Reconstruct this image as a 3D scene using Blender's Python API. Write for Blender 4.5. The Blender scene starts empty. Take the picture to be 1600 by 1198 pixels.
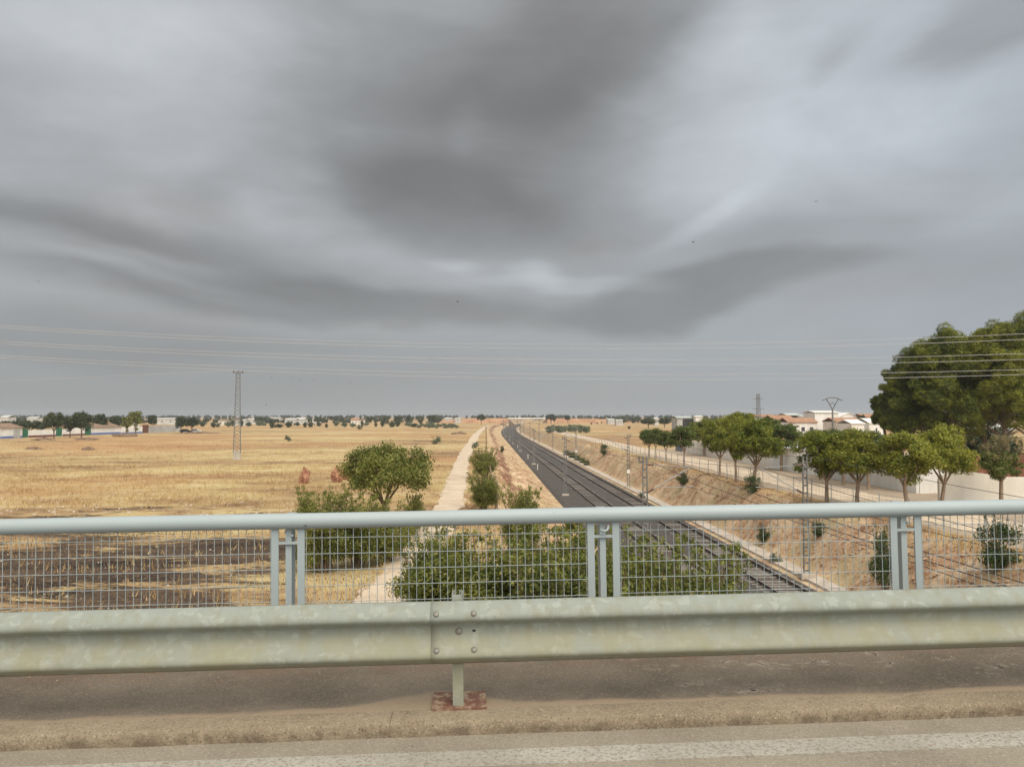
import bpy, math, random
import numpy as np
from mathutils import Vector, Matrix
random.seed(7); rng = np.random.default_rng(7)
SC = bpy.context.scene; COL = SC.collection
R = math.radians
# ---------------------------------------------------------------- camera
EYE = 6.2                      # eye height above the fields; z = 0 is the field
F = 1190.0                     # focal length in photo pixels (1600 wide)
PITCH = math.atan(51 / F)
cam = bpy.data.cameras.new('camera'); cam.sensor_width = 36; cam.lens = F / 1600 * 36
cam.clip_start = .05; cam.clip_end = 12000
co = bpy.data.objects.new('camera', cam); COL.objects.link(co)
co.location = (0, 0, EYE); co.rotation_euler = (R(90) + PITCH, 0, 0)
SC.camera = co
# ---------------------------------------------------------------- node helper
def N(t, typ, ins=None, **props):
    n = t.nodes.new(typ)
    for k, v in props.items(): setattr(n, k, v)
    for k, v in (ins or {}).items():
        s = n.inputs[k]
        if isinstance(v, bpy.types.NodeSocket): t.links.new(v, s)
        elif isinstance(v, (tuple, list)) and len(v) == 3 and s.type == 'RGBA': s.default_value = (*v, 1)
        else: s.default_value = v
    return n
def MA(t, op, a, b=0.0, c=0.0, clamp=False):
    return N(t, 'ShaderNodeMath', {0: a, 1: b, 2: c}, operation=op, use_clamp=clamp).outputs[0]
def MIX(t, f, a, b, blend='MIX'):
    n = N(t, 'ShaderNodeMix', {0: f, 6: a, 7: b}, data_type='RGBA', blend_type=blend)
    return n.outputs[2]
def RAMP(t, f, stops, interp='LINEAR'):
    n = N(t, 'ShaderNodeValToRGB', {0: f}); cr = n.color_ramp; cr.interpolation = interp
    while len(cr.elements) < len(stops): cr.elements.new(.5)
    for e, (p, c) in zip(cr.elements, stops):
        e.position = p; e.color = (*c, 1) if isinstance(c, (tuple, list)) else (c, c, c, 1)
    return n.outputs[0]
def NOISE(t, vec, scale, detail=4, rough=.55, dist=0):
    i = {'Scale': scale, 'Detail': detail, 'Roughness': rough, 'Distortion': dist}
    if vec is not None: i['Vector'] = vec
    return N(t, 'ShaderNodeTexNoise', i).outputs[0]
def SM(t, v, a, b):
    return N(t, 'ShaderNodeMapRange', {0: v, 1: a, 2: b, 3: 0.0, 4: 1.0}, interpolation_type='SMOOTHSTEP').outputs[0]
# ---------------------------------------------------------------- rays
def ray(px, py):
    v = 599 - py; c, s = math.cos(PITCH), math.sin(PITCH)
    return Vector(((px - 800), F * c - v * s, F * s + v * c))
def at(px, py, Y):
    d = ray(px, py); k = Y / d.y
    return Vector((d.x * k, Y, EYE + d.z * k))
def flat(px, py, h=0.0):
    d = ray(px, py); k = (EYE - h) / -d.z
    return Vector((d.x * k, d.y * k, h))
# ---------------------------------------------------------------- world: storm clouds over a NISHITA sky
SUN_EL, SUN_AZ = R(50), R(154)           # azimuth from +Y towards +X: behind the camera, a little to the right
SC.view_settings.view_transform = 'Standard'; SC.view_settings.look = 'None'
SC.view_settings.exposure = 0.0; SC.view_settings.gamma = 1; SC.view_settings.use_curve_mapping = False
W = bpy.data.worlds.new('World'); SC.world = W; W.use_nodes = True
t = W.node_tree; t.nodes.clear()
sky = N(t, 'ShaderNodeTexSky', sky_type='NISHITA', sun_disc=False, sun_elevation=SUN_EL, sun_rotation=SUN_AZ)
tc = N(t, 'ShaderNodeTexCoord').outputs['Generated']
sx = N(t, 'ShaderNodeSeparateXYZ', {0: tc})
az = MA(t, 'ARCTAN2', sx.outputs[0], sx.outputs[1]); el = MA(t, 'ARCSINE', sx.outputs[2])
ae = N(t, 'ShaderNodeCombineXYZ', {0: az, 1: el}).outputs[0]
# cloud-plane coordinates: streaks flatten towards the horizon
dn = MA(t, 'ADD', MA(t, 'ABSOLUTE', sx.outputs[2]), .16)
pl = N(t, 'ShaderNodeCombineXYZ', {0: MA(t, 'DIVIDE', sx.outputs[0], dn), 1: MA(t, 'DIVIDE', sx.outputs[1], dn)}).outputs[0]
d3 = N(t, 'ShaderNodeMapping', {'Vector': tc, 'Rotation': (0, R(-7), 0), 'Scale': (1, 1, 2.2)}).outputs[0]
w1 = N(t, 'ShaderNodeTexNoise', {'Vector': d3, 'Scale': 2.4, 'Detail': 4, 'Roughness': .48}).outputs[1]
w1 = N(t, 'ShaderNodeVectorMath', {0: w1, 1: (.5, .5, .5)}, operation='SUBTRACT').outputs[0]
w1 = N(t, 'ShaderNodeVectorMath', {0: w1, 1: (.27, .15, 0)}, operation='MULTIPLY').outputs[0]
aew = N(t, 'ShaderNodeVectorMath', {0: ae, 1: w1}, operation='ADD').outputs[0]
def azel(px, py):
    d = ray(px, py).normalized(); return math.atan2(d.x, d.y), math.asin(d.z)
# (px, py, half-width px, half-height px, tilt deg (+ = rises to the right), amount)
BLOBS = [(700, 230, 440, 190, 6, -.20, 1), (730, 320, 330, 80, -4, -.19, .8), (800, 150, 260, 200, 20, -.13, .8), (960, 20, 330, 110, 22, -.19, .6), (560, 150, 200, 190, 0, -.10, 1),
 (300, 400, 470, 62, -8, -.21, .8), (110, 330, 260, 35, -5, -.09, .8), (520, 465, 420, 40, -3, -.16, .6), (150, 510, 380, 40, -3, -.10, .7), (60, 120, 120, 60, 0, -.08, 1),
 (1090, 465, 260, 42, 6, -.20, .5), (960, 410, 260, 60, 8, -.10, .7), (1220, 400, 330, 60, 20, -.08, 1), (930, 290, 170, 150, 30, -.12, .8), (1480, 430, 240, 70, 10, -.06, 1),
 (250, 70, 420, 130, 0, .20, 1), (400, 45, 200, 60, 0, .08, 1), (450, 300, 110, 45, -10, .12, .7), (712, 402, 50, 16, -5, .13, .9), (825, 415, 60, 24, -12, .16, .9),
 (170, 385, 300, 24, -8, .12, .7), (180, 200, 130, 60, 0, .06, 1), (310, 437, 240, 17, -10, .10, .7), (520, 345, 160, 30, -20, .08, 1),
 (1180, 130, 380, 170, 40, .19, 1), (1130, 60, 160, 60, 40, .10, .8), (1450, 100, 320, 150, 25, .14, 1), (1120, 345, 120, 20, 22, .10, .8), (900, 442, 170, 17, -6, .12, .7),
 (1340, 250, 300, 80, 20, .06, 1), (748, 200, 45, 50, 0, .08, 1), (1590, -20, 130, 60, 20, -.22, .7), (1330, 40, 60, 30, 45, -.10, 1), (1000, 570, 500, 60, 0, .02, 1),
 (350, 600, 900, 110, 0, -.11, 1)]
acc = .61
for (px, py, hw, hh, tilt, amt, shp) in BLOBS:
    a0, e0 = azel(px, py)
    mp = N(t, 'ShaderNodeMapping', {'Vector': aew, 'Location': (a0, e0, 0), 'Rotation': (0, 0, R(tilt)), 'Scale': (hw / F * 1.25, hh / F * 1.25, 1)}, vector_type='TEXTURE').outputs[0]
    g = N(t, 'ShaderNodeTexGradient', {'Vector': mp}, gradient_type='SPHERICAL').outputs[1]
    g = SM(t, g, 0.0, shp)
    acc = MA(t, 'MULTIPLY_ADD', g, amt, acc)
n1 = NOISE(t, d3, 1.6, 5, .5, .3); n2 = NOISE(t, N(t, 'ShaderNodeMapping', {'Vector': tc, 'Rotation': (R(8), R(-14), 0), 'Scale': (1, 1, 2.8)}).outputs[0], 3.8, 10, .6, .3)
up = SM(t, sx.outputs[2], .03, .30)
acc = MA(t, 'ADD', acc, MA(t, 'MULTIPLY', MA(t, 'ADD', MA(t, 'MULTIPLY', MA(t, 'SUBTRACT', n1, .5), .50), MA(t, 'MULTIPLY', MA(t, 'SUBTRACT', n2, .5), .42)), MA(t, 'MULTIPLY_ADD', up, .75, .15)), clamp=True)
col = RAMP(t, acc, [(0, (.150, .150, .150)), (.22, (.195, .196, .196)), (.42, (.275, .280, .283)), (.60, (.37, .378, .384)), (.80, (.51, .523, .535)), (1, (.66, .675, .695))])
# the right half of the view and the higher sky are bluer where the cloud is thin
side = SM(t, az, -.15, .65)
thin = MA(t, 'MULTIPLY', MA(t, 'MULTIPLY_ADD', side, .75, .25), SM(t, acc, .25, .75))
col = MIX(t, thin, col, MIX(t, 1.0, col, (.925, .985, 1.045), 'MULTIPLY'))
pk = SM(t, NOISE(t, pl, 1.1, 2, .5), .5, .72)
col = MIX(t, MA(t, 'MULTIPLY', pk, .5), col, MIX(t, 1.0, col, (1.06, .985, .95), 'MULTIPLY'))
# behind the camera the cloud is thin and the sun side glows
sd = Vector((math.sin(SUN_AZ) * math.cos(SUN_EL), math.cos(SUN_AZ) * math.cos(SUN_EL), math.sin(SUN_EL)))
dt = N(t, 'ShaderNodeVectorMath', {0: tc, 1: tuple(sd)}, operation='DOT_PRODUCT').outputs[1]
gl = SM(t, dt, .1, 1.0)
col = MIX(t, gl, col, MIX(t, 1.0, col, (4.4, 4.15, 3.75), 'MULTIPLY'))
CLOUD_GAIN = 9.5
cl = N(t, 'ShaderNodeVectorMath', {0: col, 1: (CLOUD_GAIN,) * 3}, operation='MULTIPLY').outputs[0]
fin = MIX(t, .96, sky.outputs[0], cl)
bg = N(t, 'ShaderNodeBackground', {0: fin, 1: .11})
wo = N(t, 'ShaderNodeOutputWorld', {0: bg.outputs[0]})
sun = bpy.data.lights.new('sun', 'SUN'); sun.energy = 2.2; sun.angle = R(40); sun.color = (1, .88, .70)
so = bpy.data.objects.new('sun', sun); COL.objects.link(so)
so.rotation_euler = (-sd).to_track_quat('-Z', 'Y').to_euler()
so.location = (0, 0, 60)

# ================================================================ materials
MATS = {}
def newmat(name):
    m = bpy.data.materials.new(name); m.use_nodes = True; t = m.node_tree; t.nodes.clear()
    o = N(t, 'ShaderNodeOutputMaterial'); b = N(t, 'ShaderNodeBsdfPrincipled'); t.links.new(b.outputs[0], o.inputs[0])
    MATS[name] = m
    return m, t, b
def simple(name, c1, c2, scale=4, rough=.8, metal=0, bump=.2, detail=5, bscale=None, spec=.3, lo=.35, hi=.65, stretch=(1, 1, 1), dist=.01):
    m, t, b = newmat(name)
    oc = N(t, 'ShaderNodeTexCoord').outputs['Object']
    mp = N(t, 'ShaderNodeMapping', {'Vector': oc, 'Scale': stretch}).outputs[0]
    n = NOISE(t, mp, scale, detail, .6)
    t.links.new(MIX(t, SM(t, n, lo, hi), c1, c2), b.inputs['Base Color'])
    b.inputs['Roughness'].default_value = rough; b.inputs['Metallic'].default_value = metal
    b.inputs['Specular IOR Level'].default_value = spec
    if bump:
        nb = NOISE(t, mp, bscale or scale * 4, 4, .6)
        bp = N(t, 'ShaderNodeBump', {'Strength': bump, 'Distance': dist, 'Height': nb}); t.links.new(bp.outputs[0], b.inputs['Normal'])
    return m
def leafmat(name, dark, light, warm, trans=.22):
    m, t, b = newmat(name)
    geo = N(t, 'ShaderNodeNewGeometry'); oi = N(t, 'ShaderNodeObjectInfo')
    n = NOISE(t, geo.outputs['Position'], .9, 3, .6)
    n = SM(t, NOISE(t, geo.outputs['Position'], .55, 3, .6), .36, .64)
    f = MA(t, 'ADD', MA(t, 'MULTIPLY', geo.outputs['Random Per Island'], .42), MA(t, 'MULTIPLY_ADD', n, .38, MA(t, 'MULTIPLY', oi.outputs['Random'], .2)))
    c = MIX(t, SM(t, f, .1, .95), dark, light)
    c = MIX(t, SM(t, MA(t, 'ADD', MA(t, 'MULTIPLY', oi.outputs['Random'], .25), geo.outputs['Random Per Island']), .84, 1.15), c, warm)
    t.links.new(c, b.inputs['Base Color']); b.inputs['Roughness'].default_value = .6
    b.inputs['Specular IOR Level'].default_value = .25
    tr = N(t, 'ShaderNodeBsdfTranslucent', {0: MIX(t, 1.0, c, (1.3, 1.25, .6), 'MULTIPLY')})
    ms = N(t, 'ShaderNodeMixShader', {0: trans, 1: b.outputs[0], 2: tr.outputs[0]})
    t.links.new(ms.outputs[0], [x for x in t.nodes if x.type == 'OUTPUT_MATERIAL'][0].inputs[0])
    return m
leafmat('leaf_elm', (.075, .10, .022), (.25, .27, .07), (.36, .32, .12), .34)
leafmat('leaf_street', (.085, .115, .015), (.28, .30, .045), (.34, .31, .07), .36)
leafmat('leaf_street_dark', (.05, .08, .02), (.15, .19, .05), (.20, .19, .06), .3)
leafmat('leaf_yellow', (.08, .11, .02), (.20, .22, .035), (.34, .25, .05), .3)
leafmat('leaf_pine', (.045, .07, .015), (.28, .30, .045), (.34, .33, .06), .35)
leafmat('leaf_far', (.028, .042, .020), (.07, .09, .035), (.10, .10, .04), .1)
leafmat('leaf_olive', (.08, .105, .065), (.22, .25, .17), (.24, .25, .15), .2)
leafmat('leaf_broom', (.035, .065, .02), (.09, .13, .04), (.16, .16, .05), .15)
leafmat('leaf_dry', (.14, .12, .06), (.26, .22, .11), (.30, .24, .12), .2)
simple('bark', (.12, .085, .055), (.21, .16, .11), 9, .9, bump=.5, stretch=(1, 1, .3))
simple('bark_pale', (.24, .175, .12), (.34, .26, .19), 7, .9, bump=.4, stretch=(1, 1, .3))
simple('white_wall', (.72, .70, .66), (.82, .81, .78), .6, .85, bump=.15, stretch=(1, 1, .4))
simple('far_white', (.46, .45, .43), (.58, .57, .54), .5, .85, bump=0)
simple('cream_wall', (.62, .58, .51), (.74, .70, .63), .5, .85, bump=.15, stretch=(1, 1, .4))
simple('grey_wall', (.36, .36, .35), (.48, .48, .46), .4, .85)
simple('blue_band', (.10, .16, .38), (.14, .20, .44), 2, .8, bump=0)
simple('maroon_band', (.14, .05, .05), (.19, .08, .07), 2, .8, bump=0)
simple('green_gate', (.02, .12, .07), (.035, .16, .09), 2, .55, bump=.1)
simple('rust_gate', (.12, .055, .035), (.20, .09, .05), 2, .8, bump=.2)
simple('grey_door', (.13, .15, .18), (.18, .20, .23), 2, .6, bump=.1)
simple('terracotta', (.30, .16, .10), (.42, .25, .16), 1.2, .9, bump=.4, bscale=5)
simple('brown_roof', (.20, .13, .09), (.30, .21, .15), 1.2, .9, bump=.4, bscale=5)
simple('tin_roof', (.38, .41, .40), (.52, .55, .53), .5, .6, bump=.1, stretch=(1, .2, 1))
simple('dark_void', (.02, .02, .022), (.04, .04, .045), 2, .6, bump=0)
simple('window_glass', (.04, .05, .06), (.07, .08, .10), 2, .2, bump=0, spec=.5)
simple('galvanised', (.30, .31, .31), (.42, .43, .42), 3, .55, .35, bump=.1)
simple('mast_steel', (.13, .135, .135), (.22, .22, .215), 3, .65, .3, bump=.1)
simple('dark_steel', (.10, .095, .09), (.16, .15, .14), 3, .6, .3, bump=.1)
simple('wire_dark', (.05, .045, .045), (.08, .07, .07), 2, .6, .3, bump=0)
simple('wire_light', (.44, .42, .42), (.52, .50, .50), 1, .5, .2, bump=0)
simple('insulator', (.10, .05, .035), (.14, .07, .05), 4, .25, bump=0, spec=.6)
simple('white_paint', (.68, .67, .64), (.80, .79, .76), 2, .7, bump=.05)
simple('rail_rust', (.045, .03, .024), (.085, .058, .046), 6, .75, .3, bump=.2)
simple('rail_head', (.26, .25, .24), (.38, .36, .35), 3, .45, .6, bump=0)
simple('sleeper', (.17, .15, .13), (.30, .27, .24), 3, .95, bump=.5)
simple('concrete', (.36, .33, .28), (.47, .44, .38), 1.5, .9, bump=.3)
simple('concrete_pale', (.42, .36, .30), (.55, .48, .41), 1.0, .9, bump=.4)
simple('clay', (.28, .13, .08), (.42, .22, .14), 3, .95, bump=.8, dist=.05)
simple('rubble', (.30, .18, .11), (.50, .34, .22), 1.3, .95, bump=.6)
simple('dirt_dark', (.15, .10, .07), (.26, .18, .12), 2.5, .95, bump=.8, dist=.04)
simple('old_wood', (.15, .11, .08), (.25, .19, .14), 6, .9, bump=.4, stretch=(1, 1, .15))
simple('car_dark', (.03, .035, .045), (.04, .045, .055), 1, .3, .2, bump=0, spec=.5)
simple('car_white', (.6, .6, .6), (.68, .68, .68), 1, .3, bump=0, spec=.5)
simple('tyre', (.02, .02, .02), (.03, .03, .03), 3, .9, bump=0)
simple('bird_feather', (.03, .03, .035), (.06, .055, .055), 8, .8, bump=0)
simple('rust_fence', (.17, .065, .045), (.28, .12, .08), 2.5, .9, bump=.4, stretch=(3, 3, .5))
simple('embankment', (.34, .18, .10), (.44, .26, .15), .12, .95, bump=.6, dist=.3)

def strawcol(t, P):
    PX = N(t, 'ShaderNodeMapping', {'Vector': P, 'Scale': (.5, 1, 1)}).outputs[0]
    a = NOISE(t, PX, .045, 5, .62, .5); b_ = NOISE(t, PX, .33, 6, .65, .6); big = NOISE(t, P, .016, 3, .5)
    f = MA(t, 'ADD', MA(t, 'MULTIPLY', MA(t, 'SUBTRACT', a, .5), 1.8), MA(t, 'MULTIPLY_ADD', MA(t, 'SUBTRACT', b_, .5), 1.6, .5))
    c = RAMP(t, f, [(.08, (.19, .13, .08)), (.32, (.34, .23, .125)), (.52, (.44, .32, .165)), (.70, (.50, .395, .205)), (.92, (.56, .475, .29))])
    c = MIX(t, MA(t, 'MULTIPLY', SM(t, big, .46, .60), .6), c, (.42, .235, .12))
    return MIX(t, MA(t, 'MULTIPLY', SM(t, NOISE(t, PX, .9, 5, .7), .56, .68), .55), c, (.24, .15, .085))
# dry grass blades
m, t, b = newmat('dry_blade')
geo = N(t, 'ShaderNodeNewGeometry')
n = NOISE(t, geo.outputs['Position'], .12, 3, .6)
f = MA(t, 'ADD', MA(t, 'MULTIPLY', geo.outputs['Random Per Island'], .5), MA(t, 'MULTIPLY', n, .7))
t.links.new(MIX(t, 1.0, strawcol(t, geo.outputs['Position']), RAMP(t, geo.outputs['Random Per Island'], [(0, (.72, .68, .62)), (1, (1.25, 1.22, 1.15))]), 'MULTIPLY'), b.inputs['Base Color'])
b.inputs['Roughness'].default_value = .8
b.inputs['Specular IOR Level'].default_value = .1

# terrain
m, t, b = newmat('terrain')
geo = N(t, 'ShaderNodeNewGeometry'); P = geo.outputs['Position']
def ATT(n_): return N(t, 'ShaderNodeAttribute', attribute_name=n_).outputs['Fac']
PX = N(t, 'ShaderNodeMapping', {'Vector': P, 'Scale': (.35, 1, 1)}).outputs[0]      # plough direction: bands across
bandn = NOISE(t, PX, .035, 5, .6, .3); midn = NOISE(t, PX, .45, 6, .65, .4); fin_ = NOISE(t, P, 4.0, 6, .7); big = NOISE(t, P, .012, 3, .5)
straw = strawcol(t, P)
straw = MIX(t, SM(t, fin_, .56, .78), straw, (.27, .16, .075))
straw = MIX(t, SM(t, NOISE(t, P, 1.2, 5, .7), .60, .72), straw, (.24, .15, .08))
soil = RAMP(t, NOISE(t, P, .55, 7, .72, .6), [(.30, (.19, .11, .075)), (.40, (.36, .215, .13)), (.50, (.51, .355, .22)), (.60, (.62, .48, .33)), (.75, (.47, .38, .20))])
soil = MIX(t, SM(t, NOISE(t, P, 2.6, 5, .7), .58, .70), soil, (.30, .15, .075))
sand = MIX(t, NOISE(t, P, .5, 6, .7), (.30, .235, .175), (.46, .375, .285))
brown = MIX(t, midn, (.20, .115, .065), (.42, .27, .14))
burn = MIX(t, SM(t, MA(t, 'ADD', MA(t, 'MULTIPLY', fin_, .5), MA(t, 'MULTIPLY', midn, .5)), .38, .60), (.026, .021, .018), (.125, .088, .062))
c = MIX(t, MA(t, 'MULTIPLY', ATT('brown'), SM(t, midn, .35, .55)), straw, brown)
c = MIX(t, SM(t, MA(t, 'ADD', ATT('sand'), MA(t, 'MULTIPLY', MA(t, 'SUBTRACT', midn, .5), 1.1)), .42, .62), c, sand)
soil = MIX(t, MA(t, 'MULTIPLY', SM(t, NOISE(t, P, .28, 6, .65), .47, .58), .75), soil, (.44, .35, .20))
soil = MIX(t, SM(t, MA(t, 'ADD', MA(t, 'MULTIPLY', ATT('rock'), .8), MA(t, 'MULTIPLY', MA(t, 'SUBTRACT', NOISE(t, P, 1.4, 7, .75), .5), 2.0)), .28, .58), soil, MIX(t, NOISE(t, P, 3.5, 5, .7), (.13, .06, .04), (.34, .19, .125)))
c = MIX(t, SM(t, MA(t, 'ADD', ATT('soil'), MA(t, 'MULTIPLY', MA(t, 'SUBTRACT', midn, .5), 1.0)), .4, .7), c, soil)
pb = NOISE(t, N(t, 'ShaderNodeMapping', {'Vector': P, 'Scale': (.4, 1, 1)}).outputs[0], .75, 9, .78, .8)
c = MIX(t, SM(t, MA(t, 'ADD', MA(t, 'MULTIPLY', ATT('burn'), .74), MA(t, 'MULTIPLY', MA(t, 'SUBTRACT', pb, .5), 2.6)), .36, .60), c, burn)
t.links.new(c, b.inputs['Base Color']); b.inputs['Roughness'].default_value = .95; b.inputs['Specular IOR Level'].default_value = .1
bp = N(t, 'ShaderNodeBump', {'Strength': .7, 'Distance': .12, 'Height': MA(t, 'ADD', fin_, MA(t, 'MULTIPLY', midn, 2.0))}); t.links.new(bp.outputs[0], b.inputs['Normal'])

m, t, b = newmat('path_sand')
P = N(t, 'ShaderNodeNewGeometry').outputs['Position']
n = NOISE(t, P, .6, 6, .65); n2_ = NOISE(t, P, 7, 5, .7)
c = MIX(t, SM(t, n, .3, .7), (.49, .385, .28), (.62, .51, .385)); c = MIX(t, SM(t, n2_, .6, .75), c, (.36, .26, .17))
t.links.new(c, b.inputs['Base Color']); b.inputs['Roughness'].default_value = .95
bp = N(t, 'ShaderNodeBump', {'Strength': .5, 'Distance': .04, 'Height': n2_}); t.links.new(bp.outputs[0], b.inputs['Normal'])

m, t, b = newmat('ballast')
P = N(t, 'ShaderNodeNewGeometry').outputs['Position']
v = N(t, 'ShaderNodeTexVoronoi', {'Vector': P, 'Scale': 11.0}); n = NOISE(t, P, .35, 4, .6)
c = MIX(t, N(t, 'ShaderNodeSeparateColor', {0: v.outputs[1]}).outputs[0], (.028, .025, .023), (.115, .102, .092))
c = MIX(t, MA(t, 'MULTIPLY', SM(t, n, .45, .7), .3), c, (.14, .11, .085)); c = MIX(t, MA(t, 'MULTIPLY', N(t, 'ShaderNodeAttribute', attribute_name='stain').outputs['Fac'], .75), c, MIX(t, v.outputs[0], (.055, .042, .034), (.15, .115, .092))); c = MIX(t, MA(t, 'MULTIPLY', N(t, 'ShaderNodeAttribute', attribute_name='rail_shade_stain').outputs['Fac'], .8), c, (.028, .020, .016))  # last mix paints the rails' shadow and staining into the ballast colour
t.links.new(c, b.inputs['Base Color']); b.inputs['Roughness'].default_value = .95
bp = N(t, 'ShaderNodeBump', {'Strength': 1.0, 'Distance': .05, 'Height': v.outputs[0]}); t.links.new(bp.outputs[0], b.inputs['Normal'])

# galvanised crash barrier: spangle patches, dust on the upward faces
m, t, b = newmat('barrier_zinc')
oc = N(t, 'ShaderNodeTexCoord').outputs['Object']; geo = N(t, 'ShaderNodeNewGeometry')
d = N(t, 'ShaderNodeVectorMath', {0: oc, 1: N(t, 'ShaderNodeVectorMath', {0: N(t, 'ShaderNodeTexNoise', {'Vector': oc, 'Scale': 9.0, 'Detail': 4}).outputs[1], 1: (.16, .16, .16)}, operation='MULTIPLY').outputs[0]}, operation='ADD').outputs[0]
vo = N(t, 'ShaderNodeTexVoronoi', {'Vector': N(t, 'ShaderNodeMapping', {'Vector': d, 'Scale': (1, 1, 1.4)}).outputs[0], 'Scale': 24.0}); vr = N(t, 'ShaderNodeSeparateColor', {0: vo.outputs[1]}).outputs[0]
st = NOISE(t, N(t, 'ShaderNodeMapping', {'Vector': oc, 'Scale': (1, 1, .12)}).outputs[0], 14, 5, .65)
c = MIX(t, MA(t, 'MULTIPLY', SM(t, vr, .66, .95), .42), MIX(t, NOISE(t, oc, 3, 4, .6), (.225, .25, .225), (.28, .30, .27)), (.37, .395, .36))
c = MIX(t, MA(t, 'MULTIPLY', SM(t, st, .42, .72), .6), c, (.215, .21, .145))
c = MIX(t, MA(t, 'MULTIPLY', SM(t, NOISE(t, N(t, 'ShaderNodeMapping', {'Vector': oc, 'Rotation': (0, .5, 0), 'Scale': (.25, 1, 1.6)}).outputs[0], 34, 5, .7), .60, .70), .45), c, (.19, .185, .14))
z = N(t, 'ShaderNodeSeparateXYZ', {0: oc}).outputs[2]
lowdust = MA(t, 'MULTIPLY', MA(t, 'SUBTRACT', 1.0, SM(t, z, .42, .50)), SM(t, NOISE(t, oc, 5, 5, .65), .25, .65))
c = MIX(t, MA(t, 'MULTIPLY', lowdust, .6), c, (.275, .26, .165))
t.links.new(c, b.inputs['Base Color']); b.inputs['Metallic'].default_value = .0; b.inputs['Roughness'].default_value = .68; b.inputs['Specular IOR Level'].default_value = .3
bp = N(t, 'ShaderNodeBump', {'Strength': .12, 'Distance': .004, 'Height': NOISE(t, oc, 30, 4, .6)}); t.links.new(bp.outputs[0], b.inputs['Normal'])

m, t, b = newmat('railing_paint')
oc = N(t, 'ShaderNodeTexCoord').outputs['Object']
c = MIX(t, NOISE(t, oc, 1.3, 5, .6), (.29, .345, .365), (.37, .42, .435))
c = MIX(t, MA(t, 'MULTIPLY', SM(t, NOISE(t, N(t, 'ShaderNodeMapping', {'Vector': oc, 'Scale': (.35, 1, 1)}).outputs[0], 26, 4, .7), .66, .74), .6), c, (.24, .23, .21))
chip = SM(t, NOISE(t, N(t, 'ShaderNodeMapping', {'Vector': oc, 'Scale': (.4, 1, 1)}).outputs[0], 16, 3, .6), .745, .76)
c = MIX(t, chip, c, (.06, .05, .045))
t.links.new(c, b.inputs['Base Color']); b.inputs['Roughness'].default_value = .5
bp = N(t, 'ShaderNodeBump', {'Strength': .15, 'Distance': .003, 'Height': NOISE(t, oc, 22, 4, .6)}); t.links.new(bp.outputs[0], b.inputs['Normal'])

def asphalt(name, base, light, grit, extra=None):
    m, t, b = newmat(name)
    oc = N(t, 'ShaderNodeTexCoord').outputs['Object']
    n = NOISE(t, oc, 1.6, 6, .65); g = NOISE(t, oc, 62, 4, .8); v = N(t, 'ShaderNodeTexVoronoi', {'Vector': oc, 'Scale': 150.0})
    vc = N(t, 'ShaderNodeSeparateColor', {0: v.outputs[1]}).outputs[0]
    c = MIX(t, SM(t, n, .3, .7), base, light)
    c = MIX(t, MA(t, 'MULTIPLY', SM(t, vc, .80, .98), .6), c, grit)
    c = MIX(t, MA(t, 'MULTIPLY', SM(t, g, .50, .68), .62), c, tuple(x * .5 for x in base))
    if extra: c = extra(t, oc, c, n)
    t.links.new(c, b.inputs['Base Color']); b.inputs['Roughness'].default_value = .92; b.inputs['Specular IOR Level'].default_value = .2
    bp = N(t, 'ShaderNodeBump', {'Strength': .9 if extra else .6, 'Distance': .009 if extra else .006, 'Height': MA(t, 'ADD', MA(t, 'ADD', g, MA(t, 'MULTIPLY', n, .8)), MA(t, 'MULTIPLY', vc, .5))}); t.links.new(bp.outputs[0], b.inputs['Normal'])
    return m
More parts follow.
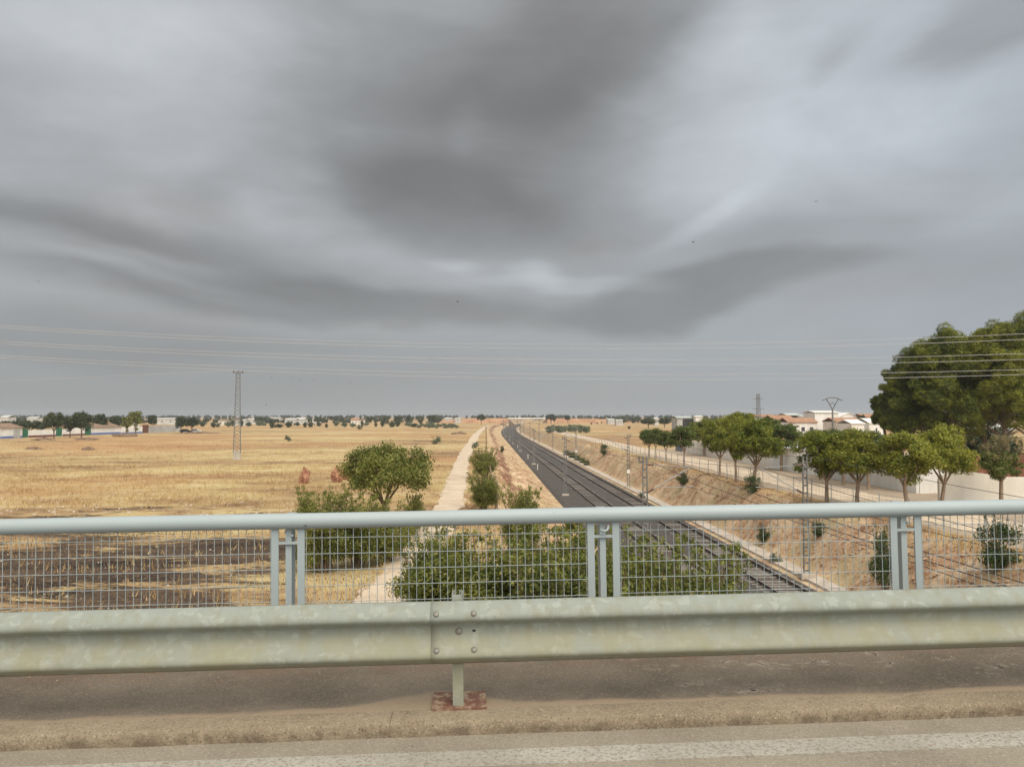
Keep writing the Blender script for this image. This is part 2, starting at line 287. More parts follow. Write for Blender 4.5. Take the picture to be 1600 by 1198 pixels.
def dust(t, oc, c, n):
    s = N(t, 'ShaderNodeSeparateXYZ', {0: oc}); u, v = s.outputs[0], s.outputs[1]
    wob = NOISE(t, N(t, 'ShaderNodeMapping', {'Vector': oc, 'Scale': (1, 1, 1)}).outputs[0], 1.4, 5, .6)
    # drift fans out behind the barrier post at u = -0.07
    du = MA(t, 'DIVIDE', MA(t, 'SUBTRACT', u, -.20), .33)
    fan = MA(t, 'EXPONENT', MA(t, 'MULTIPLY', MA(t, 'MULTIPLY', du, du), -1.0))
    edge = MA(t, 'ADD', MA(t, 'ADD', 4.02, MA(t, 'MULTIPLY', MA(t, 'SUBTRACT', wob, .5), .22)), MA(t, 'MULTIPLY', fan, .22))
    k = MA(t, 'SUBTRACT', 1.0, SM(t, MA(t, 'SUBTRACT', v, edge), -.03, .03))
    dcol = MIX(t, NOISE(t, oc, 40, 4, .7), (.27, .205, .14), (.39, .305, .215))
    # reddish dirt and litter towards the railing
    c = MIX(t, MA(t, 'MULTIPLY', SM(t, v, 4.45, 4.9), SM(t, NOISE(t, oc, 6, 5, .7), .4, .6)), c, (.20, .125, .085))
    c = MIX(t, MA(t, 'MULTIPLY', SM(t, NOISE(t, oc, 34, 3, .6), .70, .74), .5), c, (.36, .30, .24))
    # flaked, cracked patches on the right-hand stretch
    mask = MA(t, 'MULTIPLY', MA(t, 'MULTIPLY', SM(t, u, .6, 1.3), SM(t, NOISE(t, oc, 16, 5, .7), .44, .58)), SM(t, NOISE(t, N(t, 'ShaderNodeMapping', {'Vector': oc, 'Scale': (1, 2, 1)}).outputs[0], 3.5, 3, .6), .52, .6))
    dd = N(t, 'ShaderNodeVectorMath', {0: oc, 1: N(t, 'ShaderNodeVectorMath', {0: N(t, 'ShaderNodeTexNoise', {'Vector': oc, 'Scale': 7.0, 'Detail': 4}).outputs[1], 1: (.25, .25, 0)}, operation='MULTIPLY').outputs[0]}, operation='ADD').outputs[0]
    cr = N(t, 'ShaderNodeTexVoronoi', {'Vector': dd, 'Scale': 2.6}, feature='DISTANCE_TO_EDGE').outputs[0]
    c = MIX(t, MA(t, 'MULTIPLY', mask, MA(t, 'MULTIPLY', MA(t, 'SUBTRACT', 1.0, SM(t, cr, .02, .16)), .8)), c, (.34, .29, .23))
    c = MIX(t, MA(t, 'MULTIPLY', MA(t, 'MULTIPLY', k, .94), 1.0), c, dcol)
    c = MIX(t, MA(t, 'MULTIPLY', mask, MA(t, 'SUBTRACT', 1.0, SM(t, cr, .004, .014))), c, (.045, .035, .03))
    return c
asphalt('sidewalk_asphalt', (.145, .118, .090), (.225, .185, .142), (.33, .29, .24), dust)
asphalt('road_asphalt', (.235, .205, .16), (.305, .27, .215), (.42, .38, .32))
def wornline(t, oc, c, n): return MIX(t, SM(t, NOISE(t, oc, 42, 5, .75), .50, .62), c, (.27, .24, .19))
asphalt('line_paint', (.37, .345, .295), (.48, .455, .40), (.30, .265, .215), wornline)
def kerbd(t, oc, c, n):
    s = N(t, 'ShaderNodeSeparateXYZ', {0: oc}); w = s.outputs[2]
    lo = MA(t, 'SUBTRACT', 1.0, SM(t, w, .02, .066))
    k = MA(t, 'MULTIPLY', SM(t, NOISE(t, oc, 5.5, 8, .78), .44, .60), MA(t, 'MULTIPLY_ADD', lo, .5, .15))
    c = MIX(t, k, c, (.12, .09, .065))
    c = MIX(t, MA(t, 'MULTIPLY', SM(t, NOISE(t, oc, 24, 5, .75), .5, .66), .45), c, (.20, .15, .10))
    pits = SM(t, NOISE(t, oc, 100, 3, .65), .61, .66)
    return MIX(t, pits, c, (.09, .065, .045))
asphalt('kerb_concrete', (.25, .20, .14), (.34, .275, .195), (.46, .40, .31), kerbd)
m, t, b = newmat('rust_plate')
oc = N(t, 'ShaderNodeTexCoord').outputs['Object']
c = MIX(t, SM(t, NOISE(t, oc, 13, 7, .75), .46, .60), MIX(t, NOISE(t, oc, 60, 3, .7), (.11, .045, .032), (.19, .085, .055)), (.31, .235, .155))
t.links.new(c, b.inputs['Base Color']); b.inputs['Roughness'].default_value = .9

# ================================================================ mesh helpers
def link(name, me, mat=None, parent=None):
    o = bpy.data.objects.new(name, me); COL.objects.link(o)
    if me is not None and mat: me.materials.append(MATS[mat])
    if parent: o.parent = parent
    return o
def tag(o, label=None, cat=None, group=None, kind=None):
    if label: o['label'] = label
    if cat: o['category'] = cat
    if group: o['group'] = group
    if kind: o['kind'] = kind
    return o
def empty(name, loc=(0, 0, 0), label=None, cat=None, group=None, rz=0):
    o = bpy.data.objects.new(name, None); COL.objects.link(o); o.location = loc; o.rotation_euler = (0, 0, rz)
    o.empty_display_size = .2
    return tag(o, label, cat, group)
def np_mesh(name, V, Q, smooth=False):
    V = np.asarray(V, np.float32); Q = np.asarray(Q, np.int32); k = Q.shape[1]
    me = bpy.data.meshes.new(name)
    me.vertices.add(len(V)); me.vertices.foreach_set('co', V.ravel())
    me.loops.add(Q.size); me.loops.foreach_set('vertex_index', Q.ravel())
    me.polygons.add(len(Q)); me.polygons.foreach_set('loop_start', np.arange(0, Q.size, k, dtype=np.int32))
    me.update(calc_edges=True)
    me.polygons.foreach_set('use_smooth', np.full(len(Q), smooth))
    me.validate(); me.update()
    return me
class MB:
    def __init__(s): s.v = []; s.f = []; s.sm = []
    def add(s, vs, fs, smooth=False):
        o = len(s.v); s.v += [tuple(v) for v in vs]; s.f += [tuple(i + o for i in f) for f in fs]; s.sm += [smooth] * len(fs); return s
    def box(s, x0, x1, y0, y1, z0, z1):
        return s.add([(x0, y0, z0), (x1, y0, z0), (x1, y1, z0), (x0, y1, z0), (x0, y0, z1), (x1, y0, z1), (x1, y1, z1), (x0, y1, z1)],
                     [(3, 2, 1, 0), (4, 5, 6, 7), (0, 1, 5, 4), (1, 2, 6, 5), (2, 3, 7, 6), (3, 0, 4, 7)])
    def bar(s, a, b, w, h=None, up=(0, 0, 1)):
        a, b = Vector(a), Vector(b); h = h or w; d = (b - a).normalized(); u = Vector(up)
        if abs(d.dot(u)) > .95: u = Vector((0, 1, 0))
        x = d.cross(u).normalized() * w / 2; y = d.cross(x).normalized() * h / 2
        vs = [p + sx_ * x + sy_ * y for p in (a, b) for sx_, sy_ in ((-1, -1), (1, -1), (1, 1), (-1, 1))]
        return s.add(vs, [(3, 2, 1, 0), (4, 5, 6, 7), (0, 1, 5, 4), (1, 2, 6, 5), (2, 3, 7, 6), (3, 0, 4, 7)])
    def tube(s, pts, r, seg=8, caps=True):
        pts = [Vector(p) for p in pts]; n = len(pts); rs = r if isinstance(r, (list, tuple)) else [r] * n
        vs = []; prev = None
        for i, p in enumerate(pts):
            d = (pts[min(i + 1, n - 1)] - pts[max(i - 1, 0)]).normalized()
            if prev is None:
                u = Vector((0, 0, 1)) if abs(d.z) < .9 else Vector((1, 0, 0)); x = d.cross(u).normalized()
            else: x = (prev - d * prev.dot(d)).normalized()
            prev = x; y = d.cross(x)
            vs += [p + (x * math.cos(2 * math.pi * k / seg) + y * math.sin(2 * math.pi * k / seg)) * rs[i] for k in range(seg)]
        fs = [(i * seg + k, i * seg + (k + 1) % seg, (i + 1) * seg + (k + 1) % seg, (i + 1) * seg + k) for i in range(n - 1) for k in range(seg)]
        s.add(vs, fs, seg > 4)
        if caps: s.add(vs[:seg][::-1], [tuple(range(seg))]); s.add(vs[-seg:], [tuple(range(seg))])
        return s
    def prism(s, prof, x0, x1):                      # (y,z) profile extruded along x
        n = len(prof); vs = [(x0, y, z) for y, z in prof] + [(x1, y, z) for y, z in prof]
        return s.add(vs, [(i, (i + 1) % n, n + (i + 1) % n, n + i) for i in range(n)] + [tuple(range(n))[::-1], tuple(range(n, 2 * n))])
    def build(s, name, mat, parent=None, me_only=False):
        me = bpy.data.meshes.new(name); me.from_pydata(s.v, [], s.f); me.polygons.foreach_set('use_smooth', s.sm); me.update()
        if me_only: me.materials.append(MATS[mat]); return me
        return link(name, me, mat, parent)
def copy_tree(o, parent=None):
    c = o.copy(); COL.objects.link(c)
    if parent: c.parent = parent
    for ch in list(o.children): copy_tree(ch, c)
    return c
def blob_mesh(r, seed, rough=.25, seg=10, rings=6, sq=(1, 1, 1)):
    g = np.random.default_rng(seed); vs = []; fs = []
    ph = g.uniform(0, 6.28, 6)
    for i in range(rings + 1):
        th = math.pi * i / rings
        for k in range(seg):
            a = 2 * math.pi * k / seg
            rr = r * (1 + rough * (math.sin(3 * a + ph[0]) * math.sin(2 * th + ph[1]) + .6 * math.sin(5 * a + ph[2] + 3 * th)) + g.uniform(-.5, .5) * rough * .6)
            vs.append((rr * math.sin(th) * math.cos(a) * sq[0], rr * math.sin(th) * math.sin(a) * sq[1], rr * math.cos(th) * sq[2]))
    for i in range(rings):
        for k in range(seg): fs.append((i * seg + k, (i + 1) * seg + k, (i + 1) * seg + (k + 1) % seg, i * seg + (k + 1) % seg))
    return vs, fs

# ================================================================ terrain
def railx(y): y = np.asarray(y, float); return 14.1 - .0353 * y + 9e-5 * np.clip(y - 330, 0, 1100) ** 2
_ph = rng.uniform(0, 6.28, (6, 8)); _an = rng.uniform(0, 6.28, (6, 8)); _fr = rng.uniform(.6, 1.7, (6, 8))
def sn(x, y, L, k=0):                                # smooth pseudo-noise, wavelength about L, range about -1..1
    s = 0
    for i in range(8):
        f = 6.283 / L * _fr[k, i]; s = s + np.sin((x * math.cos(_an[k, i]) + y * math.sin(_an[k, i])) * f + _ph[k, i])
    return s / 4
def height(x, y):
    x = np.asarray(x, float); y = np.asarray(y, float); t_ = x - railx(y)
    tt = t_ + .45 * sn(x, y, 9, 0) * np.clip((np.abs(t_) - 6.0) / 1.5, 0, 1)
    pr = np.interp(tt, [-13.6, -12.4, -10.9, -8.4, -6.8, -6.2, 5.9, 7.4, 8.9], [0, -.35, -1.75, -2.25, -3.15, -3.3, -3.3, -1.5, 0])
    pr = pr * np.interp(y, [900, 1150], [1, .2])
    w = np.clip(1 - np.abs(pr + 1.6) / 1.65, 0, 1)
    ledge = np.where(t_ < 0, 1.0, .8)
    pr = pr + w * ledge * (.35 * np.exp(-((t_ + 11.3) / 1.1) ** 2) * sn(x, y, 1.9, 5) + .26 * sn(x, y * .6, 2.6, 1) + .20 * np.abs(sn(x, y, 1.5, 2)) + .3 * sn(x, y, 6, 3))
    far = np.clip((np.hypot(x, y) - 90) / 400, 0, 1)
    pl_ = .035 * sn(x, y, 7, 4) + far * .22 * sn(x, y, 120, 5)
    return pr + pl_ * np.clip((np.abs(t_) - 8.8) / 3, 0, 1)
def H(x, y): return float(height(x, y))
_ks = np.geomspace(6, 4000, 9000)
def hit(px, py, dz=0.0):                             # where a picture ray meets the ground
    d = ray(px, py); d = d / d.y
    xs = d.x * _ks; zs = EYE + d.z * _ks; g = height(xs, _ks) + dz
    i = int(np.argmax(zs < g)) if (zs < g).any() else len(_ks) - 1
    return Vector((xs[i], _ks[i], float(g[i])))
def ground(px, Y):                                   # ground point at depth Y in the picture column px
    X = ray(px, 650).x / ray(px, 650).y * Y; return Vector((X, Y, H(X, Y)))
ys = list(np.arange(-70, 8, 2.5)) + list(np.arange(8, 110, .55))
while ys[-1] < 5200: ys.append(ys[-1] + max(.6, (ys[-1] - 95) * .022 + .4))
tsl = list(np.arange(-15, 11.01, .4)); a = 11.4; st_ = .5
while a < 3800: tsl.append(a); a += st_; st_ *= 1.05
a = -15.4; st_ = .5
while a > -3800: tsl.insert(0, a); a -= st_; st_ *= 1.05
ys = np.array(ys); tsl = np.array(tsl); T, YY = np.meshgrid(tsl, ys); XX = T + railx(YY); ZZ = height(XX, YY)
nr, nc = T.shape
idx = np.arange(nr * nc).reshape(nr, nc)
Q = np.stack([idx[:-1, :-1], idx[:-1, 1:], idx[1:, 1:], idx[1:, :-1]], -1).reshape(-1, 4)
me = np_mesh('ground', np.stack([XX, YY, ZZ], -1).reshape(-1, 3), Q, True)
def sstep(v, a, b): k = np.clip((v - a) / (b - a), 0, 1); return k * k * (3 - 2 * k)
def attr(me, name, vals): a_ = me.attributes.new(name, 'FLOAT', 'POINT'); a_.data.foreach_set('value', np.asarray(vals, np.float32).ravel())
soil_ = sstep(T, -14.2, -12.6) * (1 - sstep(T, 8.3, 9.6))
attr(me, 'soil', soil_)
attr(me, 'rock', np.exp(-((T + 11.3) / 1.3) ** 2) * (.75 + .5 * sn(XX, YY, 5, 2)) + .55 * np.exp(-((T - 8.3) / .7) ** 2) * np.clip(sn(XX, YY, 8, 1), 0, 1))
sand_ = sstep(T, 9.5, 12) * (1 - sstep(XX, 60, 75)) * (1 - sstep(YY, 140, 150)) * sstep(YY, 34, 37)
sand_ = np.maximum(sand_, .9 * np.exp(-((T + 6.8) / .9) ** 2))
sand_ = np.maximum(sand_, .45 * sstep(XX, -160, -138) * (1 - sstep(XX, -128, -120)) * sstep(YY, 180, 200) * (1 - sstep(YY, 320, 340)))
attr(me, 'sand', sand_)
br = sstep(XX, 14, 22) * (1 - sstep(XX, 60, 110)) * sstep(YY, 145, 165) * (1 - sstep(YY, 240, 260))
br = np.maximum(br, .6 * sstep(YY, 900, 1300))
attr(me, 'brown', br)
bu = 1.1 * (1 - sstep(XX, -10, -5.5)) * sstep(XX, -60, -40) * sstep(YY, 8, 14) * (1 - sstep(YY + 5 * sn(XX, YY, 14, 5), 34, 50))
bu = np.maximum(bu, .55 * (1 - sstep(XX, -9, -3)) * sstep(YY, 40, 44) * (1 - sstep(YY, 50, 58)))
bu = np.maximum(bu, .35 * np.exp(-((XX + 20) / 6) ** 2 - ((YY - 58) / 4) ** 2))
bu = bu * np.clip(.78 + .42 * sn(XX * .7, YY, 11, 3) + .25 * sn(XX, YY, 4, 2), 0, 1.3)
attr(me, 'burn', bu)
tag(link('ground', me, 'terrain'), kind='structure')

def ribbon(name, mat, ys_, left, right, dz=.05, n=5, wob=.22):
    V = []; 
    for j, y in enumerate(ys_):
        l = left(y) + wob * float(sn(0, y, 3, 1)); r = right(y) + wob * float(sn(9, y, 4, 2))
        for i in range(n + 1):
            x = l + (r - l) * i / n; V.append((x, y, H(x, y) + dz * (1 if 0 < i < n else .35)))
    k = n + 1
    Q = [(j * k + i, j * k + i + 1, (j + 1) * k + i + 1, (j + 1) * k + i) for j in range(len(ys_) - 1) for i in range(n)]
    return tag(link(name, np_mesh(name, V, Q, True), mat), kind='structure')
Lp = [flat(*p) for p in [(555, 935), (620, 868), (652, 825), (682, 792), (700, 748), (712, 720), (730, 692), (742, 676), (753, 668), (760, 664)]]
Rp = [flat(*p) for p in [(662, 935), (690, 868), (706, 830), (725, 792), (731, 748), (733, 720), (745, 692), (752, 676), (760, 668), (764, 664)]]
def ip(pts):
    yy = np.log([p.y for p in pts]); xx = [p.x for p in pts]; return lambda y: float(np.mean(np.interp(math.log(y) + np.linspace(-.16, .16, 9), yy, xx)))
ribbon('dirt_path', 'path_sand', list(np.arange(5, 100, .8)) + list(np.geomspace(100, 520, 70)), ip(Lp), ip(Rp), .06)
ribbon('dirt_road', 'path_sand', list(np.arange(40, 100, 1.)) + list(np.geomspace(100, 330, 60)), lambda y: float(railx(y)) + 12.0, lambda y: float(railx(y)) + 16.8, .06, 7, .3)

# ---------------------------------------------------------------- railway
RZ = -2.9
bys = list(np.arange(-60, 120, 1.2)) + list(np.geomspace(121, 1150, 160))
def strip(name, mat, prof, ys_=bys, z0=0.0, parent=None, smooth=False, jit=0.0, kind='structure'):
    V = []
    for y in ys_:
        rx = float(railx(y)); sl = (float(railx(y + .5)) - float(railx(y - .5))); c = 1 / math.hypot(1, sl)
        for tt, z in prof: 
            jj = jit * float(sn(tt * 3, y, 1.7, 1)) if jit else 0
            V.append((rx + tt + jj, y, z0 + z + jit * .25 * float(sn(tt * 5, y, .9, 2)) if jit else z0 + z))
    k = len(prof)
    Q = [(j * k + i, j * k + i + 1, (j + 1) * k + i + 1, (j + 1) * k + i) for j in range(len(ys_) - 1) for i in range(k - 1)]
    o = link(name, np_mesh(name, V, Q, smooth), mat, parent)
    if kind: o['kind'] = kind
    return o
bpf = [(-6.3, -.55), (-5.5, -.22), (-4.6, -.19), (-3.6, -.17), (-3.1, -.17)]
for c_ in (-1.95, 1.95):
    bpf += [(c_ + d_, -.178) for d_ in (-1.06, -.90, -.76, -.58, 0, .58, .76, .90, 1.06)] + ([(-.45, -.19), (0, -.21), (.45, -.19)] if c_ < 0 else [])
bpf += [(3.15, -.17), (3.5, -.2), (4.35, -.55)]
bo = strip('ballast_bed', 'ballast', bpf, z0=RZ)
def dr_(t_): return min(abs(abs(abs(t_) - 1.95) - .834), 9)
attr(bo.data, 'stain', [.6 if abs(abs(p_[0]) - 1.95) < .6 else 0.0 for _ in bys for p_ in bpf])
attr(bo.data, 'rail_shade_stain', [1.0 if dr_(p_[0]) < .1 else 0.0 for _ in bys for p_ in bpf])  # dark bands along each rail: painted rail shadow together with stain
strip('drain_kerb', 'concrete_pale', [(4.45, -.6), (4.45, -.26), (5.45, -.24), (5.45, -.6)], z0=RZ)
def rail_profile(o): return [(o - .07, -.15), (o - .065, -.13), (o - .012, -.11), (o - .012, -.04), (o - .036, -.03), (o - .036, 0), (o + .036, 0), (o + .036, -.03), (o + .012, -.04), (o + .012, -.11), (o + .065, -.13), (o + .07, -.15)]
slp = MB(); slp.prism([(-.15, -.25), (-.13, -.05), (.13, -.05), (.15, -.25)], -1.3, 1.3)
slp.box(-.95, -.72, -.09, .09, -.05, -.01); slp.box(.72, .95, -.09, .09, -.05, -.01)
sl_me = slp.build('sleeper', 'sleeper', me_only=True)
for side, lab in ((-1, 'left-hand railway track with brown rails on dark ballast, nearer the sandy path'), (1, 'right-hand railway track with pale sleepers beside the concrete drain')):
    tr = empty('railway_track', (0, 0, 0), lab, 'railway track', 'railway tracks in the cutting')
    c0 = side * 1.95
    for o_ in (-.834, .834):
        rl = strip('rail', 'rail_rust', rail_profile(c0 + o_), z0=RZ, parent=tr, kind=None)
        strip('rail_head', 'rail_head', [(c0 + o_ - .03, .002), (c0 + o_ + .03, .002)], z0=RZ, parent=rl, kind=None)
    y = 12.0; cnt = 0; rest = MB()
    while y < 300:
        x = float(railx(y)) + c0; z = RZ - (.118 if y < 58 else .132) + random.uniform(-.014, .012)
        if cnt < 140:
            o = bpy.data.objects.new('sleeper', sl_me); COL.objects.link(o); o.parent = tr; o.location = (x, y, z); o.rotation_euler = (0, 0, -math.atan(-.0353) + random.uniform(-.01, .01))
            o.rotation_euler.z = math.atan(.0353)
        else: rest.box(x - 1.3, x + 1.3, y - .13, y + .13, z - .2, z - .05)
        y += .6; cnt += 1
    o = rest.build('sleepers_far', 'sleeper', tr); o['kind'] = 'stuff'
# markers on the ballast
for i, (px, py, h) in enumerate([(825, 717, .85), (809, 700, .7), (840, 734, .8), (797, 684, .7)]):
    p = flat(px, py, RZ - .2); e = empty('marker_post', (p.x, p.y, RZ - .22), ['second white marker peg on the left shoulder of the ballast, with a wide head', 'third white marker peg along the left ballast shoulder', 'nearest white marker peg on the left ballast shoulder', 'farthest white marker peg on the left ballast shoulder'][i], 'marker post', 'white marker pegs on the ballast')
    MB().box(-.05, .05, -.05, .05, 0, h).build('peg', 'white_paint', e); MB().box(-.075, .075, -.06, .06, h, h + .2).build('head', 'white_paint', e)

# ================================================================ foliage
def leaves(name, cen, rad, n, size, mat, parent, up=.35, squash=.8, seed=1, aspect=.5, shell=.5, down=0.0):
    g = np.random.default_rng(seed); cen = np.asarray(cen, float); rad = np.asarray(rad, float)
    p = rad ** 2; p /= p.sum(); k = g.choice(len(cen), n, p=p)
    d = g.normal(size=(n, 3)); d /= np.linalg.norm(d, axis=1)[:, None]
    rr = rad[k] * (shell + (1.12 - shell) * g.random(n) ** .7)
    pos = cen[k] + d * rr[:, None] * np.array([1, 1, squash])
    nrm = d * .8 + g.normal(size=(n, 3)) * .55 + np.array([0, 0, up]); nrm /= np.linalg.norm(nrm, axis=1)[:, None]
    a = np.cross(nrm, g.normal(size=(n, 3))); a /= np.linalg.norm(a, axis=1)[:, None]; b_ = np.cross(nrm, a)
    s = size * (.6 + .8 * g.random(n))[:, None]
    A = a * s; B = b_ * s * aspect
    V = np.stack([pos - A, pos + B - A * .1, pos + A, pos - B - A * .1], 1).reshape(-1, 3)
    Q = np.arange(4 * n).reshape(n, 4)
    return link(name, np_mesh(name, V, Q), mat, parent)
def crown_clusters(g, n, rx, ry, rz, cz, rc, hollow=.35, flat_bottom=.4):
    C = []; p0, p1 = g.uniform(0, 6.28, 2)
    while len(C) < n:
        d = g.normal(size=3); d /= np.linalg.norm(d); r = hollow + (1 - hollow) * g.random() ** .6
        z = d[2] * r
        if z < -flat_bottom and g.random() < .75: continue
        aa = math.atan2(d[1], d[0]); k_ = 1 + .16 * math.sin(2 * aa + p0) + .12 * math.sin(3 * aa + 2.5 * d[2] + p1)
        C.append((d[0] * r * rx * k_, d[1] * r * ry * k_, cz + z * rz * (1 + .15 * math.sin(2 * aa + p1))))
    return np.array(C), rc * (.65 + .7 * g.random(n))
def make_tree(h, tr_h, rx, rz, trunk_r, leafm, barkm, seed, nleaf=6000, leaf=.11, ncl=45, forks=5, lean=0.0, rc=None, shell=.45, twig=True, crown_name='crown', hollow=.35, ry=None, extra=None, fb=.4):
    """returns an Empty with trunk and crown; h total height, tr_h clear trunk"""
    g = np.random.default_rng(seed); cz = (h + tr_h * .92) / 2; rz = rz or (h - tr_h) / 2; ry = ry or rx
    e = empty('tree')
    C, rc_ = crown_clusters(g, ncl, rx * .82, ry * .82, rz * .82, cz, rc or rx * .27, hollow, fb)
    if lean: C[:, 0] += lean * (C[:, 2])
    if extra is not None: C = np.vstack([C, extra[0]]); rc_ = np.concatenate([rc_, extra[1]])
    b_ = MB(); top = Vector((lean * tr_h + g.uniform(-.1, .1), g.uniform(-.1, .1), tr_h))
    b_.tube([(0, 0, -.25), (g.uniform(-.03, .03), 0, tr_h * .45), top], [trunk_r * 1.25, trunk_r, trunk_r * .85], 8)
    order = g.permutation(len(C))[:forks * 4]
    mains = []
    for i in range(forks):
        an = 6.283 * i / forks + g.uniform(-.4, .4); q = Vector((lean * cz + math.cos(an) * rx * .38, math.sin(an) * ry * .38, cz - rz * .1 + g.uniform(-.1, .3) * rz))
        m_ = (top + q) / 2 + Vector((math.cos(an), math.sin(an), 0)) * rx * .06
        b_.tube([top - Vector((0, 0, .05)), m_, q], [trunk_r * .6, trunk_r * .42, trunk_r * .26], 6); mains.append(q)
    for j in order:
        c = Vector(C[j]); q = min(mains, key=lambda q_: (q_ - c).length)
        mid = (q + c) / 2 + Vector(g.normal(size=3)) * rx * .05
        b_.tube([q, mid, c], [trunk_r * .24, trunk_r * .14, trunk_r * .05], 4, False)
    b_.build('trunk', barkm, e)
    leaves(crown_name, C, rc_, nleaf, leaf, leafm, e, seed=seed, shell=shell)
    return e
def name_all(e, name): e.name = name
def place(proto, used, name, loc, label, cat, group=None, s=1.0, rz=None, sz=None):
    sy_ = s * random.uniform(.88, 1.12); o = proto if not used else copy_tree(proto)
    o.name = name; o.location = loc; o.scale = (s, sy_, sz or s); o.rotation_euler = (0, 0, random.uniform(0, 6.28) if rz is None else rz)
    o['label'] = label; o['category'] = cat
    if group: o['group'] = group
    elif 'group' in o: del o['group']
    return o
class Pool:                                          # prototypes handed out, first the original then copies
    def __init__(self, protos): self.p = protos; self.u = [False] * len(protos)
    def put(self, i, *a, **k): o = place(self.p[i], self.u[i], *a, **k); self.u[i] = True; return o
def make_shrub(rx, h, leafm, barkm, seed, nleaf, leaf, ncl=30, stems=9, rc=None, shell=.3, ry=None, aspect=.5, wisps=10):
    g = np.random.default_rng(seed); e = empty('shrub'); ry = ry or rx
    C, rr = crown_clusters(g, ncl, rx * .8, ry * .8, h * .42, h * .5, rc or rx * .28, .3, .9)
    W_ = []
    for _ in range(wisps):                           # shoots poking out of the outline
        a_ = g.uniform(0, 6.28); r_ = g.uniform(.3, 1.0)
        for kk in range(4): W_.append((math.cos(a_) * rx * r_ * (.8 + .1 * kk), math.sin(a_) * ry * r_ * (.8 + .1 * kk), h * (.72 + .1 * kk) * g.uniform(.93, 1.05)))
    if W_: C = np.vstack([C, W_]); rr = np.concatenate([rr, np.full(len(W_), rx * .07)])
    b_ = MB()
    for i in range(stems + wisps):
        c = Vector(C[g.integers(ncl)]) if i < stems else Vector(W_[(i - stems) * 4 + 3])
        r0 = .03 if h > 1.5 else .015
        base = Vector((g.uniform(-.15, .15) * rx, g.uniform(-.15, .15) * ry, -.1)); mid = base.lerp(c, .5) + Vector((0, 0, h * .08))
        b_.tube([base, mid, c], [r0, r0 * .6, r0 * .25], 5, False)
    b_.build('stem', barkm, e)
    leaves('foliage', C, rr, nleaf, leaf, leafm, e, seed=seed + 1, shell=shell, aspect=aspect)
    return e

# -- the round-headed tree in the field by the path
p = ground(602, 38.5)
e = make_tree(5.25, 1.75, 2.65, None, .115, 'leaf_elm', 'bark', 14, 24000, .065, 100, 6, shell=.2, rc=.44, hollow=.2, fb=.38)
place(e, False, 'tree', p, 'round-headed green tree on a straight brown trunk, alone in the dry field behind the railing', 'tree', rz=1.0)
# -- shrubs seen through and above the railing (near)
sh = Pool([make_shrub(1.55, 3.0, 'leaf_elm', 'bark', s, 24000, .042, 60, 14, rc=.40, wisps=22) for s in (21, 22, 23)])
near = [(690, 22.0, 2.8, 1.05, 'leafy bright shrub beside the path edge, leftmost of the thicket behind the railing mesh'),
        (765, 20.0, 2.85, 1.2, 'dense green shrub behind the mesh, above the barrier post'),
        (850, 19.0, 3.05, 1.2, 'tall shrub of the thicket just left of the middle railing post'),
        (940, 19.0, 2.75, 1.3, 'green shrub straight behind the middle railing post'),
        (1030, 19.5, 2.7, 1.2, 'dark green shrub of the thicket right of the middle railing post'),
        (985, 20.5, 2.75, 1.15, 'shrub wedged between the middle railing post and the track side bushes'), (1055, 18.6, 2.2, 1.1, 'lowest leafy shrub of the thicket, before the rails'), (880, 21.5, 2.9, 1.1, 'airy shrub at the back of the thicket, left of the middle post'),
        (1085, 21.0, 2.3, 1.0, 'rightmost shrub of the thicket, its leaves covering the nearest rails')]
for i, (px, Y, top, s, lab) in enumerate(near):
    q = ground(px, Y); ht = top - q.z
    sh.put(i % 3, 'shrub', (q.x, Y, q.z), lab, 'shrub', 'thicket between bridge and cutting', s=s, sz=max(ht, 1.2) / 3.0)
mid = [(506, 30.5, 3.2, .95, 0, 'ragged shrub left of the field tree, its top above the handrail'),
       (562, 31.5, 2.7, .95, 1, 'dark shrub behind the railing, second in the clump by the field tree'),
       (606, 32.5, 2.5, .85, 2, 'rounded dark shrub at the path edge behind the railing mesh'),
       (650, 40, 2.1, .42, 0, 'sparse shrub between the field tree and the path'),
       (757, 50, 2.4, .9, 1, 'green shrub right of the path, just above the handrail'),
       (757, 76, 2.9, 1.15, 2, 'round shrub on the cutting edge, farther up the path'),
       (818, 34, 2.9, .85, 0, 'green shrub at the cutting edge above the handrail')]
for px, Y, top, s, k, lab in mid:
    q = ground(px, Y); sh.put(k, 'shrub', q, lab, 'shrub', s=s, sz=max(top - q.z, .8) / 3.0)
q = ground(697, 26)
e = make_tree(3.1, 1.5, .22, None, .012, 'leaf_elm', 'bark', 31, 60, .07, 8, 2, rc=.16); place(e, False, 'sapling', q, 'thin sapling with few leaves in front of the sandy path', 'sapling')
q = ground(893, 31)
e = make_tree(3.9, 1.2, .95, None, .05, 'leaf_yellow', 'bark', 33, 4200, .06, 34, 4, rc=.24, shell=.2); place(e, False, 'tree', q, 'young yellow-green tree standing against the tracks above the handrail', 'tree')
